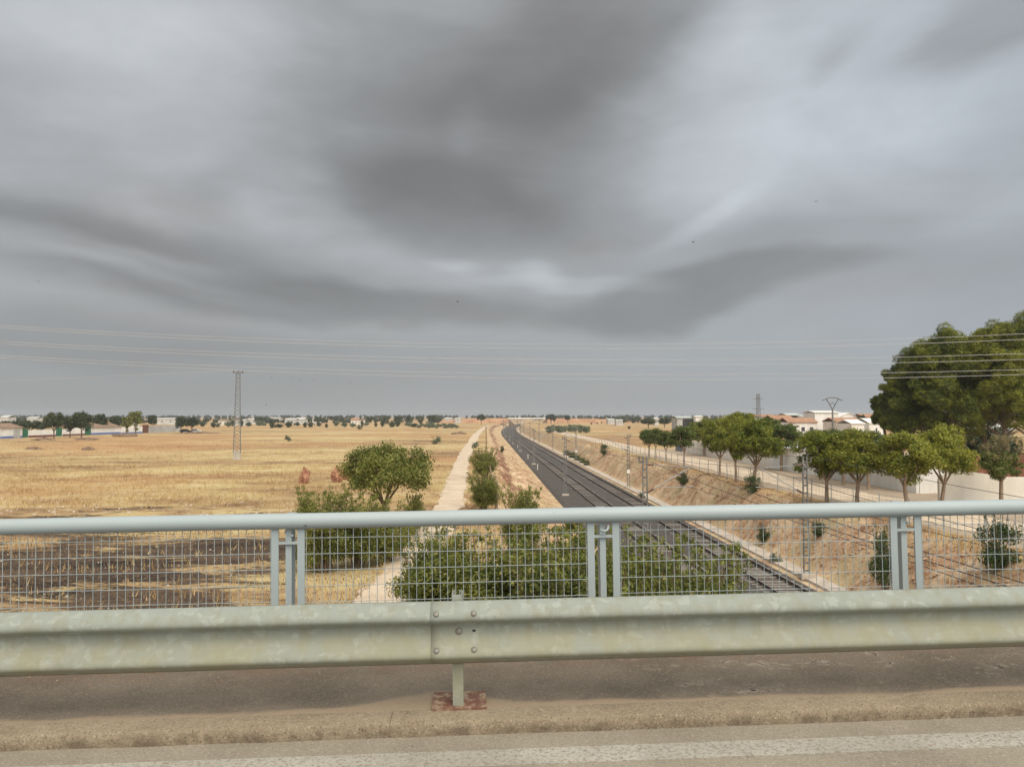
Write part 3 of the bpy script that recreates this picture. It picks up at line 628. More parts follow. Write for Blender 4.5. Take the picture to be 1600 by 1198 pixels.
# -- shrubs on the cutting slopes
bs = Pool([make_shrub(.9, 1.7, 'leaf_broom', 'bark', s, 4200, .055, 30, 6, rc=.28, wisps=7, aspect=.35) for s in (41, 42)])
dl = Pool([make_shrub(.7, .9, 'leaf_olive', 'bark', 45, 1500, .06, 18, 5, rc=.22, wisps=4, aspect=.3)])
slope = [(944, 711, 1.0, 1.35, 0, 'broom bush on the far cutting edge by the fence'), (1067, 760, .8, .95, 1, 'low green bush on the slope below the row of trees'),
 (1177, 770, .85, 1.0, 0, 'green bush on the slope under the largest street trees'), (1193, 850, .6, .78, 1, 'dark bush low on the orange slope, seen through the mesh'),
 (1279, 838, .5, .62, 0, 'small bush right of the near catenary mast'), (1383, 926, .78, 1.9, 1, 'tall dark bush against the right railing post'),
 (1560, 892, 1.05, 1.45, 0, 'wide green bush at the right edge behind the mesh'), (785, 708, .6, .9, 1, 'small dark bush on the left rocky slope')]
for px, py, s, szz, k, lab in slope: bs.put(k, 'bush', hit(px, py), lab, 'bush', s=s, sz=szz)
for px, py, s, lab in [(1213, 880, .75, 'pale grey-green tuft at the foot of the slope beside the tracks'), (1003, 778, .8, 'grey-green tuft beside the left lattice mast'), (742, 700, 1.4, 'pale dry bush at the path edge by the leaning post'),
                       (451, 689, 1.6, 'pale dry bush in the straw field left of the tree'), (562, 671, 2.6, 'grey bush far out in the straw field'), (681, 694, 2.0, 'grey-green bush in the field beside the path')]:
    dl.put(0, 'bush', hit(px, py), lab, 'bush', s=s)
for px, py, s in [(886, 712, 1.3), (893, 716, 1.3), (901, 720, 1.2), (909, 724, 1.1), (916, 728, 1.0)]:
    bs.put(0, 'bush', hit(px, py), 'low green bush in the short row along the foot of the right slope', 'bush', 'bushes along the right drain', s=s, sz=s * .7)

# -- street trees on the right
st = Pool([make_tree(5.6, 1.7, 2.35, None, .13, 'leaf_street', 'bark_pale', s, 15000, .085, 85, 5, rc=.46, shell=.25, fb=.25) for s in (51, 52)]
          + [make_tree(5.6, 1.9, 1.9, None, .11, 'leaf_street_dark', 'bark_pale', s, 9500, .09, 60, 4, rc=.42, shell=.25) for s in (53,)])
rows = [(1014, 716, 666, 24, 2, 'slim dark-topped tree, farthest of the row beside the dirt road'), (1025, 718, 664, 22, 2, 'second farthest thin tree of the row beside the dirt road'),
 (1041, 722, 668, 26, 2, 'third thin tree from the far end of the roadside row'), (1069, 731, 658, 40, 2, 'forked dark tree before the grey door in the wall'),
 (1125, 744, 652, 52, 0, 'tree with drooping left branches in the middle of the roadside row'), (1150, 753, 648, 50, 1, 'roadside tree half hidden behind its larger neighbour'),
 (1179, 762, 650, 78, 0, 'broad light green tree above the green bush'), (1292, 787, 668, 74, 1, 'light green tree just right of the near catenary mast'),
 (1340, 792, 667, 76, 0, 'broad yellow-green tree before the long white wall'), (1417, 800, 670, 82, 1, 'spreading tree with bare lower branches behind the right railing post'),
 (1473, 797, 660, 76, 0, 'full tree at the left end of the cream wall'),
 (1221, 735, 655, 52, 2, 'dark tree against the white wall, farthest of the inner row'), (1282, 750, 664, 48, 2, 'inner row tree whose pale trunk stands left of its twin by the wall'),
 (1318, 757, 662, 50, 2, 'inner row tree with pale trunk in the middle of the white wall'), (1357, 765, 664, 52, 2, 'inner row tree nearest the end of the white wall'),
 (1100, 712, 652, 46, 0, 'light green tree behind the roadside row, left of the tall one'), (1160, 712, 641, 66, 1, 'tallest feathery tree behind the roadside row'), (1200, 716, 646, 40, 2, 'dark tree behind the row, under the red roofs')]
for px, py, top, w, k, lab in rows:
    q = flat(px, py); q.z = H(q.x, q.y); ht = at(px, top, q.y).z - q.z; base = (4.2, 4.2, 3.4)[k]
    st.put(k, 'street_tree', q, lab, 'tree', 'trees along the dirt road', s=(w * (1.14 if px < 1210 else 1.3) / F * q.y) / base, sz=ht / 5.6)
q = flat(1565, 797)
e = make_tree(4.1, 1.9, 1.45, None, .13, 'leaf_street_dark', 'bark_pale', 61, 5200, .09, 40, 6, rc=.36, shell=.3)
leaves('dry_twigs', *(lambda g: (np.stack([g.uniform(-1.3, 1.3, 60), g.uniform(-1.3, 1.3, 60), g.uniform(3.3, 4.9, 60)], 1), np.full(60, .3)))(np.random.default_rng(62)), 2600, .085, 'leaf_dry', e, seed=63, shell=.1, aspect=.22)
place(e, False, 'street_tree', q, 'stout pruned tree with dry tan twigs on top before the cream wall', 'tree', 'trees along the dirt road')

# -- pines
def make_pine(h, rx, seed, base, lean, n=50000):
    g = np.random.default_rng(seed); e = empty('pine_tree'); C = []; rr = []
    for i in range(17):
        f = (i + g.random()) / 17; z = base + (h - base) * f ** .85; prof = rx * (1 - .6 * f ** 2.4) * (.72 + .28 * min(1, f * 4))
        a_ = i * 2.4 + g.uniform(-.4, .4); r_ = prof * g.uniform(.55, .95); lx, ly = math.cos(a_) * r_ + lean * (z - h * .5), math.sin(a_) * r_
        for q_ in g.normal(size=(8, 3)): C.append((lx + q_[0] * rx * .17, ly + q_[1] * rx * .17, z + q_[2] * rx * .15)); rr.append(rx * g.uniform(.12, .23))
        C.append((lx * .4, ly * .4, z)); rr.append(rx * .3)
    C.append((lean * h * .45, 0, h - rx * .25)); rr.append(rx * .3)
    b_ = MB(); b_.tube([(-lean * h * .9, 0, -.3), (-lean * h * .5, 0, base * .6), (0, 0, h * .5), (lean * h * .4, 0, h * .85)], [.30, .26, .16, .06], 9)
    for i in range(26):
        c = Vector(C[i]); z0 = max(base * .7, c.z - rx * .5); f = z0 / h
        b_.tube([(lean * (z0 - h * .5), 0, z0), c], [.07, .02], 4, False)
    b_.build('trunk', 'bark', e)
    leaves('crown', C, rr, n, .21, 'leaf_pine', e, seed=seed, shell=.7, aspect=.13, up=.7, squash=.85)
    return e
pines = [(1405, 84, 566, 2.3, 4.0, .02, 'dark pine at the left end of the pine stand, lower than the rest'), (1382, 87, 606, 1.1, 5.4, -.10, 'small leaning pine crown sticking out left of the stand'),
 (1440, 82, 528, 3.4, 4.6, .02, 'rounded pine second from the left of the stand'), (1482, 80, 514, 3.6, 5.0, -.05, 'broad pine with light green top over the white-walled yard'),
 (1530, 84, 516, 3.6, 5.4, -.08, 'pine with leaning bare trunk behind the dry-topped tree'), (1565, 79, 500, 3.5, 5.6, -.05, 'tall pine near the right edge of the stand'), (1612, 80, 484, 4.2, 5.4, 0, 'tallest pine, cut by the right edge'),
 (1655, 84, 500, 4.0, 4.6, 0, 'pine beyond the right edge of the frame'), (1505, 92, 520, 3.6, 6.4, 0, 'pine in the back row of the stand')]
for i, (px, Y, top, rx, base, lean, lab) in enumerate(pines):
    q = ground(px, Y); h = at(px + 0, top + 14, Y).z - q.z
    place(make_pine(h, rx, 70 + i, base, lean), False, 'pine_tree', q, lab, 'pine tree', 'stand of pines', rz=0)

# ================================================================ our bridge (local frame: u along, v forward, w up; w=0 road surface)
BM = Matrix.Translation((0, 0, EYE - 1.560)) @ Matrix.Rotation(R(2.95), 4, 'Z') @ Matrix.Rotation(-.0131, 4, 'Y')
def onb(o): o.matrix_world = BM; return o
L0, L1 = -46, 46
tag(onb(MB().box(L0, L1, -7.6, 3.81, -.22, 0).build('road', 'road_asphalt')), kind='structure')
tag(onb(MB().box(L0, L1, 3.96, 5.16, -.22, .065).build('sidewalk', 'sidewalk_asphalt')), kind='structure')
tag(onb(MB().box(L0, L1, 3.47, 3.63, .0, .004).build('road_line', 'line_paint')), kind='structure')
tag(onb(MB().box(L0, L1, -7.6, 5.18, -1.0, -.222).build('bridge_deck', 'concrete')), kind='structure')
# cast kerb in lengths, edge worn
kb = None
for i in range(5):
    u0 = -13.2 + i * 6.4; V = []; us = np.linspace(u0 + .001, u0 + 6.399, 260)
    g = np.random.default_rng(90 + i)
    for u in us:
        j = g.uniform(-1, 1, 4) * .0035 + .006 * float(sn(u, 0, .5, 1))
        V += [(u, 3.812, -.02), (u, 3.808 + j[0], .02), (u, 3.810 + abs(j[1]), .056 + j[2] * .6), (u, 3.822 + abs(j[1]), .067 + j[3] * .3), (u, 3.965, .070)]
    Qk = [(a_ * 5 + b2, (a_ + 1) * 5 + b2, (a_ + 1) * 5 + b2 + 1, a_ * 5 + b2 + 1) for a_ in range(259) for b2 in range(4)]
    o = link('kerb' if i == 0 else 'kerb_length', np_mesh('kerb_length', V, Qk, True), 'kerb_concrete')
    onb(o) if i == 0 else None
    if i == 0: kb = o; o['kind'] = 'structure'
    else: o.parent = kb
# piers of the bridge, outside the picture
for u in (-14, 24):
    q = BM @ Vector((u, -1, 0)); e = MB().box(q.x - .5, q.x + .5, q.y - 5, q.y + 5, H(q.x, q.y) - .5, 3.45).build('bridge_pier', 'concrete'); e['kind'] = 'structure'

# crash barrier
gr = onb(empty('crash_barrier', (0, 0, 0), 'galvanised W-shaped crash barrier beam bolted along the sidewalk edge', 'crash barrier'))
prof = []
def wprof():
    # (depth towards the road, height) of a two-wave beam, 310 tall, 81 deep
    pts = [(.000, .155), (.012, .154), (.040, .139), (.062, .120), (.076, .102), (.081, .088), (.079, .076), (.070, .068), (.026, .044), (.017, .034), (.016, -.004), (.022, -.020), (.056, -.060), (.074, -.082), (.081, -.098), (.080, -.110), (.070, -.120), (.026, -.146), (.018, -.155)]
    return pts
def beam(u0, u1, off, seed):
    pr = wprof(); us = np.linspace(u0, u1, 90); V = []; n = len(pr)
    for u in us:
        s = .0028 * float(sn(u, seed, 1.5, 3)) + .0012 * float(sn(u, seed, .4, 2))
        for d, w in pr: V.append((u, 3.985 - off - d + s, .455 + w))
    Q = [(j * n + i, j * n + i + 1, (j + 1) * n + i + 1, (j + 1) * n + i) for j in range(len(us) - 1) for i in range(n - 1)]
    o = link('beam', np_mesh('beam', V, Q, True), 'barrier_zinc', gr)
    sol = o.modifiers.new('thickness', 'SOLIDIFY'); sol.thickness = .003; sol.offset = 0
    return o
UJ = -.205                                          # the joint left of the post
for k in range(-3, 3):
    beam(UJ + 4 * k - (.0 if True else 0), UJ + 4 * (k + 1) + .30, .0035 * (k % 2 == 0) + .0005, k)
# bolts
bolt = MB()
vs, fs = [], []
for r_, y_ in ((.0155, 0), (.0150, -.004), (.010, -.008), (.0, -.009)):
    vs += [(math.cos(6.283 * k / 14) * r_, y_, math.sin(6.283 * k / 14) * r_) for k in range(14)]
fs = [(i * 14 + k, i * 14 + (k + 1) % 14, (i + 1) * 14 + (k + 1) % 14, (i + 1) * 14 + k) for i in range(3) for k in range(14)]
bolt.add(vs, fs, True); bolt_me = bolt.build('bolt', 'dark_steel', me_only=True)
simple('bolt_zinc', (.17, .16, .14), (.25, .235, .21), 30, .6, .3, bump=0); bolt_me.materials[0] = MATS['bolt_zinc']
def putbolt(u, v, w, tilt=0, s=1.0):
    o = bpy.data.objects.new('bolt', bolt_me); COL.objects.link(o); o.parent = gr; o.location = (u, v, w); o.rotation_euler = (tilt, 0, 0); o.scale = (s, s, s)
slot_me = MB().box(-.022, .022, -.001, .003, -.010, .010).build('slot', 'dark_void', me_only=True)
for k in (-2, -1, 0, 1, 2):
    up_ = -.07 + 4 * k
    C_ = MB()                                        # channel post, open to the back
    C_.box(up_ - .0275, up_ + .0275, 3.987, 3.992, .075, .64); C_.box(up_ - .0275, up_ - .0225, 3.992, 4.09, .075, .64); C_.box(up_ + .0225, up_ + .0275, 3.992, 4.09, .075, .64)
    C_.box(up_ - .0275, up_ - .008, 4.0901, 4.095, .075, .64); C_.box(up_ + .008, up_ + .0275, 4.0901, 4.095, .075, .64)
    pst = C_.build('post', 'barrier_zinc', gr)
    MB().box(up_ - .135, up_ + .145, 3.945, 4.19, .066, .078).build('base_plate', 'rust_plate', pst)
    for du, dw in ((-.095, .108), (.095, .108), (-.095, -.074), (.095, -.074)):
        putbolt(up_ - .01 + du, 3.908 if dw > 0 else 3.911, .455 + dw, -.75)
    putbolt(up_ + .008, 3.962, .462, 0, 1.15)
    for du in (-.02, .085):
        s_ = bpy.data.objects.new('slot', slot_me); COL.objects.link(s_); s_.parent = gr; s_.location = (up_ + du, 3.9640, .462); s_.scale = (1 if du < 0 else .4, 1, 1 if du < 0 else .6)

# handrail
rg = onb(empty('bridge_railing', (0, 0, 0), 'pale grey-blue bridge railing with thick round handrail and welded wire mesh', 'railing'))
VR, WR = 4.9, .914
us = np.linspace(L0 + 8, L1 - 8, 200)
hr = MB(); hr.tube([(u, VR + .0015 * float(sn(u, 0, 2.2, 2)), WR + .002 * float(sn(u, 3, 3.1, 1))) for u in us], .0495, 28); hr.build('handrail', 'railing_paint', rg)
for k in range(-9, 10):
    uc = .85 + 2 * k
    b1 = MB().box(-.0025 - .0225, .0225, -.006, .006, .10, WR - .03); bar_me = None
    if k == -9:
        bar_me0 = MB().box(-.0225, .0225, -.006, .006, .10, WR - .03).build('flat_bar', 'railing_paint', me_only=True)
        cp = MB(); cp.box(-.019, .019, -.05, -.044, .07, WR - .012); cp.box(-.019, -.012, -.044, .05, .07, WR - .012); cp.box(-.012, .019, .044, .05, .07, WR - .012); cp.box(-.030, .030, -.056, .056, WR + .028, WR + .040); cp.box(-.019, .019, -.05, .05, WR - .012, WR + .028)
        cp_me = cp.build('upright', 'railing_paint', me_only=True)
        cb_me = MB().box(-.0805, .0805, -.005, .004, .795, .812).build('cross_bar', 'railing_paint', me_only=True)
        hk = MB(); hk.tube([(.03, -.01, WR - .04), (.032, -.012, .87), (.028, -.02, .852), (.015, -.03, .842), (-.004, -.03, .842), (-.018, -.02, .848)], .0075, 8)
        hk_me = hk.build('hook', 'railing_paint', me_only=True)
    for nm, me_, du, dv in (('flat_bar', bar_me0, -.080, 0), ('flat_bar', bar_me0, .082, 0), ('upright', cp_me, 0, .066), ('cross_bar', cb_me, 0, .0), ('hook', hk_me, 0, -.0)):
        o = bpy.data.objects.new(nm, me_); COL.objects.link(o); o.parent = rg; o.location = (uc + du, VR + dv, -.025 if nm in ('hook', 'cross_bar') else 0)
        if nm == 'hook' and k % 2: o.rotation_euler = (0, 0, 2.6); 
    # welded mesh panel between two posts
    m_ = MB(); g = random.Random(k); du0 = g.uniform(-.004, .004)
    ua, ub = uc + .105, uc + 1.897; nv = 37
    for i in range(nv):
        x = ua + (ub - ua) * (i + .15) / (nv - .7) + g.uniform(-.0008, .0008); m_.tube([(x, VR + .004, .10), (x + g.uniform(-.0015, .0015), VR + .004 + g.uniform(-.001, .001), .5), (x, VR + .004, WR - .04)], .0023, 5, False)
    for i in range(8):
        z_ = .81 - .1 * i + du0
        m_.tube([(ua - .005, VR - .0015, z_), ((ua + ub) / 2, VR - .0015, z_ + g.uniform(-.003, .001)), (ub + .005, VR - .0015, z_)], .0023, 5, False)
    m_.build('mesh_panel', 'railing_paint', rg)

# ================================================================ masts and overhead line
ms = MB()
for sx_ in (-1, 1): ms.bar((sx_ * .16, 0, -.2), (sx_ * .11, 0, 7.0), .07, .09)
for i in range(15): 
    z_ = .35 + i * .45; w_ = .16 - .05 * z_ / 7; ms.box(-w_ + .036, w_ - .036, -.05, -.042, z_ - .05, z_ + .05)
mast_me = ms.build('lattice_column', 'mast_steel', me_only=True)
# cantilever towards +x : reaches 2.65 m
cv = MB(); cv.tube([(.5, 0, 5.05), (2.65, 0, 6.3)], .035, 6); cv.tube([(.2, 0, 6.5), (2.55, 0, 6.32)], .018, 5); cv.tube([(1.0, 0, 5.15), (2.9, 0, 5.2)], .022, 5)
cv_me = cv.build('cantilever', 'galvanised', me_only=True)
ins = MB()
for a_, b_ in (((.14, 0, 4.85), (.5, 0, 5.05)), ((.14, 0, 6.52), (.5, 0, 6.48))):
    a_, b_ = Vector(a_), Vector(b_)
    ins.tube([a_.lerp(b_, k / 12) for k in range(13)], [.035 if k % 2 else .075 for k in range(13)], 8)
ins_me = ins.build('insulator', 'insulator', me_only=True)
sg_me = MB().box(-.2, .2, -.08, -.06, 1.9, 2.35).build('number_plate', 'white_paint', me_only=True)
top_me = MB().box(-.35, .2, -.04, .04, 6.62, 6.70).box(-.38, -.30, -.05, .05, 6.70, 6.95).build('top_bracket', 'dark_steel', me_only=True)
mast_y = {1: [-12, 44.8, 100, 157, 212, 265, 318, 372, 430, 490, 550], -1: [-12, 45.2, 90, 148, 205, 258, 297, 350, 410, 470, 530]}
labs = {1: ['lattice catenary mast on the right of the tracks, {}'], -1: ['lattice catenary mast on the left of the tracks, {}']}
words = ['under the bridge', 'nearest one seen past the railing', 'second from the bridge', 'third from the bridge', 'fourth from the bridge', 'fifth from the bridge', 'sixth from the bridge', 'seventh from the bridge', 'eighth from the bridge', 'ninth from the bridge', 'tenth from the bridge']
for side in (1, -1):
    for i, y in enumerate(mast_y[side]):
        x = float(railx(y)) + side * 4.65; e = empty('catenary_mast', (x, y, RZ - .25), labs[side][0].format(words[i]), 'mast', 'catenary masts', rz=math.pi if side > 0 else 0)
        for nm, me_ in (('lattice_column', mast_me), ('cantilever', cv_me), ('insulator', ins_me), ('top_bracket', top_me)):
            o = bpy.data.objects.new(nm, me_); COL.objects.link(o); o.parent = e
        if side > 0 and i in (2, 3):
            o = bpy.data.objects.new('number_plate', sg_me); COL.objects.link(o); o.parent = e; o.location = (0, .16, 0)
        pd = MB().box(-.4, .4, -.35, .35, -.1, .2).build('footing', 'concrete_pale', e)
for side in (1, -1):
    e = empty('overhead_line', (0, 0, 0), 'overhead contact wires above the %s track' % ('right' if side > 0 else 'left'), 'overhead wire', 'overhead wires of the railway')
    me_w, co_w, dr = MB(), MB(), MB(); Y_ = mast_y[side]
    def wx(y): return float(railx(y)) + side * 2.0
    P1, P2 = [], []
    for a_, b_ in zip(Y_[:-1], Y_[1:]):
        for k in range(10):
            y = a_ + (b_ - a_) * k / 10; f = k / 10; P1.append((wx(y), y, RZ - .25 + 6.35 - 4 * .75 * f * (1 - f))); P2.append((wx(y) + .15 * side * math.cos(math.pi * f), y, RZ - .25 + 5.2))
            if k and y < 200: dr.tube([P1[-1], P2[-1]], .005, 3, False)
    me_w.tube(P1, .014, 5); co_w.tube(P2, .012, 5)
    me_w.build('messenger_wire', 'wire_dark', e); co_w.build('contact_wire', 'wire_dark', e); dr.build('dropper', 'wire_dark', e)
    fw = MB(); P3 = []
    for a_, b_ in zip(Y_[:-1], Y_[1:]):
        for k in range(8):
            y = a_ + (b_ - a_) * k / 8; f = k / 8; P3.append((float(railx(y)) + side * 5.0, y, RZ + 6.72 - 4 * .6 * f * (1 - f)))
    fw.tube(P3, .012, 5); tag(fw.build('feeder_wire', 'wire_dark'), 'feeder wire running along the tops of the %s masts' % ('right' if side > 0 else 'left'), 'wire', 'feeder wires of the railway')

# wires crossing the sky
order = ['topmost', 'second', 'third', 'fourth', 'fifth', 'lowest']
for i, (yl, ym, yr) in enumerate([(508, 537.5, 521), (512, 545, 530), (533, 562, 552), (537, 570, 561.5), (555, 585, 577), (559, 593, 585)]):
    Yc = 55.0; A = [at(0, yl, Yc), at(980, ym, Yc), at(1600, yr, Yc)]
    cf = np.polyfit([p_.x for p_ in A], [p_.z for p_ in A], 2)
    o = MB().tube([(x, Yc + (.0 if i % 2 else .3), float(np.polyval(cf, x))) for x in np.linspace(-78, 78, 70)], .014, 5).build('power_cable', 'wire_light')
    tag(o, '%s of the six pale power cables crossing the sky' % order[i], 'power cable', 'power cables crossing the view')

# lattice pylon in the field
def lattice(h, w0, w1, n, r=.035):
    b_ = MB(); c = [(-1, -1), (1, -1), (1, 1), (-1, 1)]
    def pt(k, z): w = (w0 + (w1 - w0) * z / h) / 2; return Vector((c[k % 4][0] * w, c[k % 4][1] * w, z))
    for k in range(4): b_.bar(pt(k, 0), pt(k, h), r * 2)
    for i in range(n):
        z0, z1 = h * i / n, h * (i + 1) / n
        for k in range(4):
            b_.bar(pt(k, z0), pt(k + 1, z1), r * 1.2) if i % 2 else b_.bar(pt(k + 1, z0), pt(k, z1), r * 1.2)
    return b_
q = flat(370, 718); e = empty('lattice_pylon', q, 'tall thin lattice power pylon on a pale concrete block in the straw field', 'pylon', rz=.3)
hp = at(370, 582, q.y).z
MB().box(-.5, .5, -.5, .5, -.2, 1.15).build('concrete_block', 'concrete', e)
pl1 = lattice(hp - 1.0, .95, .5, 20, .045).build('lattice_body', 'mast_steel', e); pl1.location.z = 1.0
MB().box(-.75, .75, -.06, .06, hp - .05, hp + .05).build('cross_arm', 'dark_steel', e)
for k in (-.6, .6, 0): i_ = MB().tube([(k, 0, hp + .05), (k, 0, hp + .3)], .06, 6).build('insulator', 'insulator', e)
for k, s_ in ((-.6, 0), (.6, 1)):
    w_ = MB().tube([(q.x + k, q.y, hp + .3), (q.x - 60, q.y + 8, hp - 1.8), (q.x - 150, q.y + 20, hp + 1)], .010, 4).build('power_cable', 'wire_light')
    tag(w_, ['thin nearly invisible cable leaving the field pylon to the left, front one', 'thin nearly invisible cable leaving the field pylon to the left, rear one'][s_], 'power cable')
# distant pylons on the right
q = ground(1185, 235); e = empty('lattice_pylon', q, 'square lattice pylon with two cross arms rising behind the street trees', 'pylon', rz=.2)
hp = at(1185, 615, 235).z - q.z; lattice(hp, 1.1, .7, 18, .05).build('lattice_body', 'mast_steel', e)
for z_, w_ in ((hp - 1.5, 1.6), (hp - 4.6, 2.0)): MB().box(-w_, w_, -.1, .1, z_ - .08, z_ + .08).build('cross_arm', 'mast_steel', e)
q = ground(1301, 200); e = empty('forked_pylon', q, 'fork-topped pylon with arched arm in front of the white village building', 'pylon')
hp = at(1301, 621, 200).z - q.z; s_ = 200 / F
b_ = MB(); b_.tube([(0, 0, 0), (0, 0, hp - 19 * s_)], [.28, .22], 8); b_.build('shaft', 'mast_steel', e)
b_ = MB(); zf = hp - 19 * s_; zt = hp - 2 * s_
for sx_ in (-1, 1): 
    b_.tube([(0, 0, zf), (sx_ * 4.2 * s_, 0, zf + 8 * s_), (sx_ * 9.5 * s_, 0, zt)], .12, 5)
    b_.tube([(0, 0, zf + 2), (sx_ * 2.6 * s_, 0, zf + 8 * s_), (sx_ * 4.2 * s_, 0, zf + 9 * s_)], .07, 4)
b_.build('fork', 'dark_steel', e)
MB().tube([(-16 * s_, 0, zt - 2.5 * s_), (-9.5 * s_, 0, zt), (-4 * s_, 0, hp), (4 * s_, 0, hp), (9.5 * s_, 0, zt), (16 * s_, 0, zt - 2.5 * s_)], .12, 5).build('arched_arm', 'dark_steel', e)

# ================================================================ boundary walls, buildings
def wall(name, a_, b_, h, mat, th=.25, z0=-.3, parent=None):
    a_, b_ = Vector((a_[0], a_[1], 0)), Vector((b_[0], b_[1], 0)); d = (b_ - a_).normalized(); n_ = Vector((-d.y, d.x, 0)) * th / 2
    m_ = MB(); vs = [a_ - n_, b_ - n_, b_ + n_, a_ + n_]
    m_.add([(v.x, v.y, z0) for v in vs] + [(v.x, v.y, h) for v in vs], [(3, 2, 1, 0), (4, 5, 6, 7), (0, 1, 5, 4), (1, 2, 6, 5), (2, 3, 7, 6), (3, 0, 4, 7)])
    return m_.build(name, mat, parent)
e = empty('boundary_wall', (0, 0, 0), 'long whitewashed wall running along the dirt road behind the trees', 'wall')
wall('wall_panel', (32.6, 61.5), (31.2, 92), 2.45, 'white_wall', parent=e); wall('wall_panel', (31.2, 92.01), (30.0, 134), 2.1, 'cream_wall', parent=e)
wall('coping', (32.6, 61.45), (31.2, 92), 2.53, 'concrete_pale', .34, 2.452, e); wall('gable_end', (32.75, 61.6), (41, 63), 2.45, 'white_wall', parent=e)
d_ = wall('door', (29.93, 134.2), (29.7, 138.5), 2.0, 'grey_door', .12, 0, e)
e = empty('cream_wall', (0, 0, 0), 'low cream rendered wall with a raised rounded end at the right edge', 'wall')
V = []
prof_ = [(29.6, 1.8), (29.7, 2.1), (30.9, 2.30), (32.3, 2.28), (33.4, 2.14), (33.9, 1.96), (39, 1.95), (56, 1.98)]
m_ = MB()
for yy in (53.0, 53.25): m_.v += [(x, yy + (x - 29.6) * .05, -.3) for x, z in prof_] + [(x, yy + (x - 29.6) * .05, z) for x, z in prof_]
n = len(prof_)
for i in range(n - 1):
    m_.f += [(i, i + 1, n + i + 1, n + i), (2 * n + i, 3 * n + i, 3 * n + i + 1, 2 * n + i + 1), (n + i, n + i + 1, 3 * n + i + 1, 3 * n + i)]; m_.sm += [False] * 3
m_.f += [(0, n, 3 * n, 2 * n), (n - 1, 3 * n - 1, 4 * n - 1, 2 * n - 1)]; m_.sm += [False] * 2
m_.build('wall_body', 'cream_wall', e)
e = empty('sheet_fence', (0, 0, 0), 'rust-red corrugated sheet fence standing behind the cream wall under the pines', 'fence')
m_ = MB(); k = 0; xs_ = np.arange(33.6, 62, .12)
for i, x in enumerate(xs_):
    y = 57.0 + .04 * (i % 2); m_.v += [(x, y, -.1), (x, y, 3.35 + .03 * math.sin(i * .7))]
    if i: m_.f.append((2 * i - 2, 2 * i, 2 * i + 1, 2 * i - 1)); m_.sm.append(False)
m_.build('corrugated_sheet', 'rust_fence', e)
for x in np.arange(33.6, 62, 3): MB().box(x - .04, x + .04, 57.08, 57.16, 0, 3.3).build('fence_post', 'dark_steel', e)
e = empty('gate', (32.8, 55.5, 0), 'pale metal gate frame beside the cream wall', 'gate')
MB().box(.0, .09, 0, .09, 0, 3.25).build('gate_post', 'white_paint', e); MB().box(-1.6, 0, .02, .07, 2.6, 2.66).box(-1.6, 0, .02, .07, 3.0, 3.05).build('gate_rail', 'galvanised', e)

def house(name, label, px0, px1, ye, yr, Y, wm, rm, depth=9, wins=0, door=False, gable=False, cat='house', group=None, yb=None):
    a_, b_ = ground(px0, Y), ground(px1, Y); zg = min(a_.z, b_.z) - .3; ze = at(px0, ye, Y).z; zr = at(px0, yr, Y + depth / 2).z
    e = empty(name, ((a_.x + b_.x) / 2, Y, zg), label, cat, group); w_ = (b_.x - a_.x) / 2; ze -= zg; zr = max(zr - zg, ze + .15)
    if gable:
        m_ = MB(); vs = [(-w_, 0, 0), (w_, 0, 0), (w_, 0, ze), (0, 0, zr), (-w_, 0, ze)]
        m_.add(vs + [(x, depth, z) for x, y, z in vs], [(0, 1, 2, 3, 4), (9, 8, 7, 6, 5), (0, 5, 6, 1), (1, 6, 7, 2), (4, 9, 5, 0), (2, 7, 8, 3), (3, 8, 9, 4)]); m_.build('wall', wm, e)
        m_ = MB(); 
        for s_ in (-1, 1): m_.bar((s_ * (w_ + .3) * .5, -.3, (ze + zr) / 2 + .1), (s_ * (w_ + .3) * .5, depth + .3, (ze + zr) / 2 + .1), .01) if 0 else m_.add([(s_ * (w_ + .3), -.3, ze - .02), (0, -.3, zr + .1), (0, depth + .3, zr + .1), (s_ * (w_ + .3), depth + .3, ze - .02), (s_ * (w_ + .3), -.3, ze + .12), (0, -.3, zr + .25), (0, depth + .3, zr + .25), (s_ * (w_ + .3), depth + .3, ze + .12)], [(0, 1, 2, 3), (4, 5, 6, 7), (0, 1, 5, 4), (1, 2, 6, 5), (2, 3, 7, 6), (3, 0, 4, 7)])
        m_.build('roof', rm, e)
    else:
        MB().box(-w_, w_, 0, depth, 0, ze).build('wall', wm, e)
        MB().prism([(-.4, ze + .01), (depth / 2, zr), (depth + .4, ze + .01), (depth + .4, ze + .14), (depth / 2, zr + .16), (-.4, ze + .14)], -w_ - .25, w_ + .25).build('roof', rm, e)
    for i in range(wins):
        x = -w_ + 2 * w_ * (i + .7) / (wins + .4); hw = min(.55, w_ * .12)
        f = MB().box(x - hw - .08, x + hw + .08, -.05, .0, ze * .42, ze * .74).build('window', 'white_paint', e); MB().box(x - hw, x + hw, -.07, -.051, ze * .45, ze * .71).build('pane', 'window_glass', f)
    if door: MB().box(-w_ * .1 - .5, -w_ * .1 + .5, -.06, 0, 0.2, 2.3).build('door', 'grey_door', e)
    return e
# buildings directly behind the long wall
house('warehouse', 'long grey-roofed warehouse behind the white wall, left of the pines', 1312, 1392, 690, 675, 84, 'white_wall', 'tin_roof', 10, cat='warehouse')
house('shed', 'low pale shed roof behind the far part of the white wall', 1222, 1262, 703, 691, 97, 'white_wall', 'tin_roof', 8, cat='shed')
house('outbuilding', 'grey building glimpsed between the leaning pine trunks', 1498, 1580, 672, 660, 100, 'grey_wall', 'tin_roof', 8, 1, cat='building')
